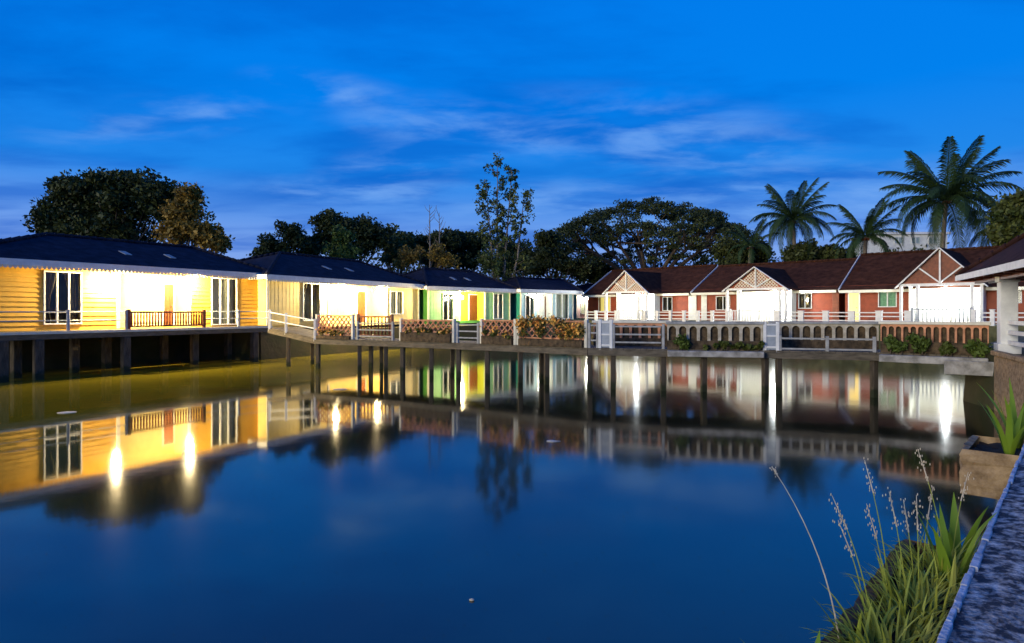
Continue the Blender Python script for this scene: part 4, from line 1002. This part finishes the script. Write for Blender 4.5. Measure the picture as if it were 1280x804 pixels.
def grass(label, x, y, n, hmax, spread, seed, m_=LGRASS, wd=.010):
    r = np.random.default_rng(seed); p0 = LW(x,y,-.22); t = thing('grass_tuft', label, 'grass', p0, rz, 'tufts of wild grass in the near planter'); m = MB()
    for k in range(n):
        a = r.uniform(0,6.3); q = r.uniform(0,1)**.5*spread; bl = (math.cos(a)*q*1.3, math.sin(a)*q*.7, r.uniform(-.01,.01)); a2 = a+r.normal()*.7
        blade(m, bl, (math.cos(a2),math.sin(a2),0), hmax*r.uniform(.45,1.05), wd*r.uniform(.7,1.5), r.uniform(.3,1.9))
    m.build('blades', m_, t); return t
grass('grass tuft at the camera end of the near planter', 1.55, .17, 110, .17, .15, 1)
grass('dense grass tuft in the middle of the near planter', 2.0, .17, 190, .21, .18, 2)
grass('dense grass tuft just past the middle of the near planter', 2.42, .16, 200, .22, .18, 3)
grass('grass tuft at the far end of the near planter', 2.82, .15, 150, .22, .15, 4)
def stalk(label, x, y, ln, dirx, diry, bend, seed, head=.09, hm=SEEDM):
    r = np.random.default_rng(seed); t = thing('grass_stalk', label, 'grass stalk', LW(x,y,-.22), 0, 'tall seeding grass stalks in the near planter'); m = MB(); pts = []; P = Vector((0,0,0)); ang = .06; d = Vector((dirx,diry,0)).normalized()
    for i in range(11): pts.append(P.copy()); ang += bend/10; P = P+(d*math.sin(ang)+Vector((0,0,1))*math.cos(ang))*ln/10
    m.tube(pts, [.0028*(1-.06*i) for i in range(11)], 5); m.build('stem', SEEDM if head < .05 else LGRASS, t)
    m = MB(); a, b_ = pts[9], pts[10]; m.tube([b_-(b_-a).normalized()*head*.8, b_+(b_-a).normalized()*head*.5], [.0025,.001], 5)
    for k in range(24):
        q = r.uniform(-.3,1); c = b_+(b_-a).normalized()*head*(q-.5); rr = .010 if head > .05 else .006
        c += Vector(r.normal(size=3))*rr*.8; m.sphere(c, rr*.2, 5, 4, (1,1,2.6))
    m.build('seed_head', hm, t); return t
stalk('tallest pale bare stalk leaning out over the water', 1.95, .30, .62, -.75, .3, .5, 1, .02)
SL = ['seed stalk just right of the tallest pale stalk','short seed stalk at the pond side of the grass','bushy seed stalk in the middle of the grass','bushy seed stalk behind the middle one','slanting seed stalk over the dense tuft','upright seed stalk over the dense tuft','seed stalk near the strap leaves','thin seed stalk against the ledge','long seed stalk leaning towards the far planter','brown tipped seed stalk high over the grass']
for i, (x, y, ln, dx_, dy_, bn) in enumerate(((2.15,.25,.44,-.5,.3,.35),(2.2,.28,.33,-.6,.2,.3),(2.35,.24,.36,-.3,.1,.2),(2.45,.2,.38,-.2,.3,.15),(2.5,.17,.36,.1,.2,.25),(2.6,.2,.33,-.1,0,.1),(2.75,.2,.34,.2,.1,.2),(2.9,.12,.40,.5,.3,.45),(2.7,.1,.52,-.35,.3,.22),(2.55,.28,.47,-.3,.4,.2))):
    stalk(SL[i], x, y, ln, dx_, dy_, bn, 10+i, .10)
def strap(label, P, n, ln, wd, seed, spread=1.0, a0=None, name='strap_leaf_plant'):
    r = np.random.default_rng(seed); t = thing(name, label, 'plant', P, 0, 'strap leaved plants on the near bank')
    for k in range(n):
        a = (a0[k] if a0 else k*2*math.pi/n+r.uniform(-.3,.3)); m = MB(); q = Vector((math.cos(a),math.sin(a),0))
        blade(m, q*.025, q, ln*r.uniform(.75,1.1), wd*r.uniform(.8,1.15), r.uniform(.35,1.0)*spread, 8); m.build('leaf', LSTRAP, t, smooth=True)
    return t
strap('bright strap leaved plant at the camera end of the near planter', LW(1.42,.24,-.22), 6, .30, .045, 1, 1.0)
strap('broad leaved plant at the far end of the grass planter', LW(2.75,.10,-.22), 5, .33, .05, 2, .7)
strap('broad leaved plant beside the ledge past the grass', LW(3.02,.12,-.22), 5, .36, .05, 3, .8)
strap('strap leaved plant in the square tan planter', LW(5.72,.12,-.18), 8, .42, .05, 4, .8)
strap('tall strap leaved plant behind the square tan planter', LW(6.1,.10,-.18), 9, .52, .05, 5, .7)

# fallen leaves and scum drifting on the pond
for i, (px, py, lab) in enumerate(((84,516,'pale fallen leaf drifting before the yellow bungalow'),(425,487,'pale scrap of scum drifting before the cream bungalow'),(590,751,'tiny fallen leaf drifting alone in the open blue water'),(690,552,'pale fallen leaf drifting in the middle of the pond'))):
    d = H*F/(py-YH); x = (px-CX)/F*d; s_ = .22 if i < 2 else (.02 if i == 2 else .12)
    m = MB(); r = np.random.default_rng(i); k = 9; m.v = [(s_*(1+.2*r.normal())*math.cos(6.283*j/k), s_*.8*math.sin(6.283*j/k), .012) for j in range(k)]+[(0,0,.022)]; m.v += [(a_,b_,.003) for a_,b_,_ in m.v[:k]]
    m.f = [(j,(j+1)%k,k) for j in range(k)]+[(k+1+j,k+1+(j+1)%k,(j+1)%k,j) for j in range(k)]+[tuple(k+1+j for j in range(k))[::-1]]
    o = m.build('drifting_leaf', SHEER); o.location = (x,d,0); tag(o, lab, 'leaf', 'leaves drifting on the pond')
for o in list(bpy.data.objects):
    if '_x0' in o: del o['_x0']
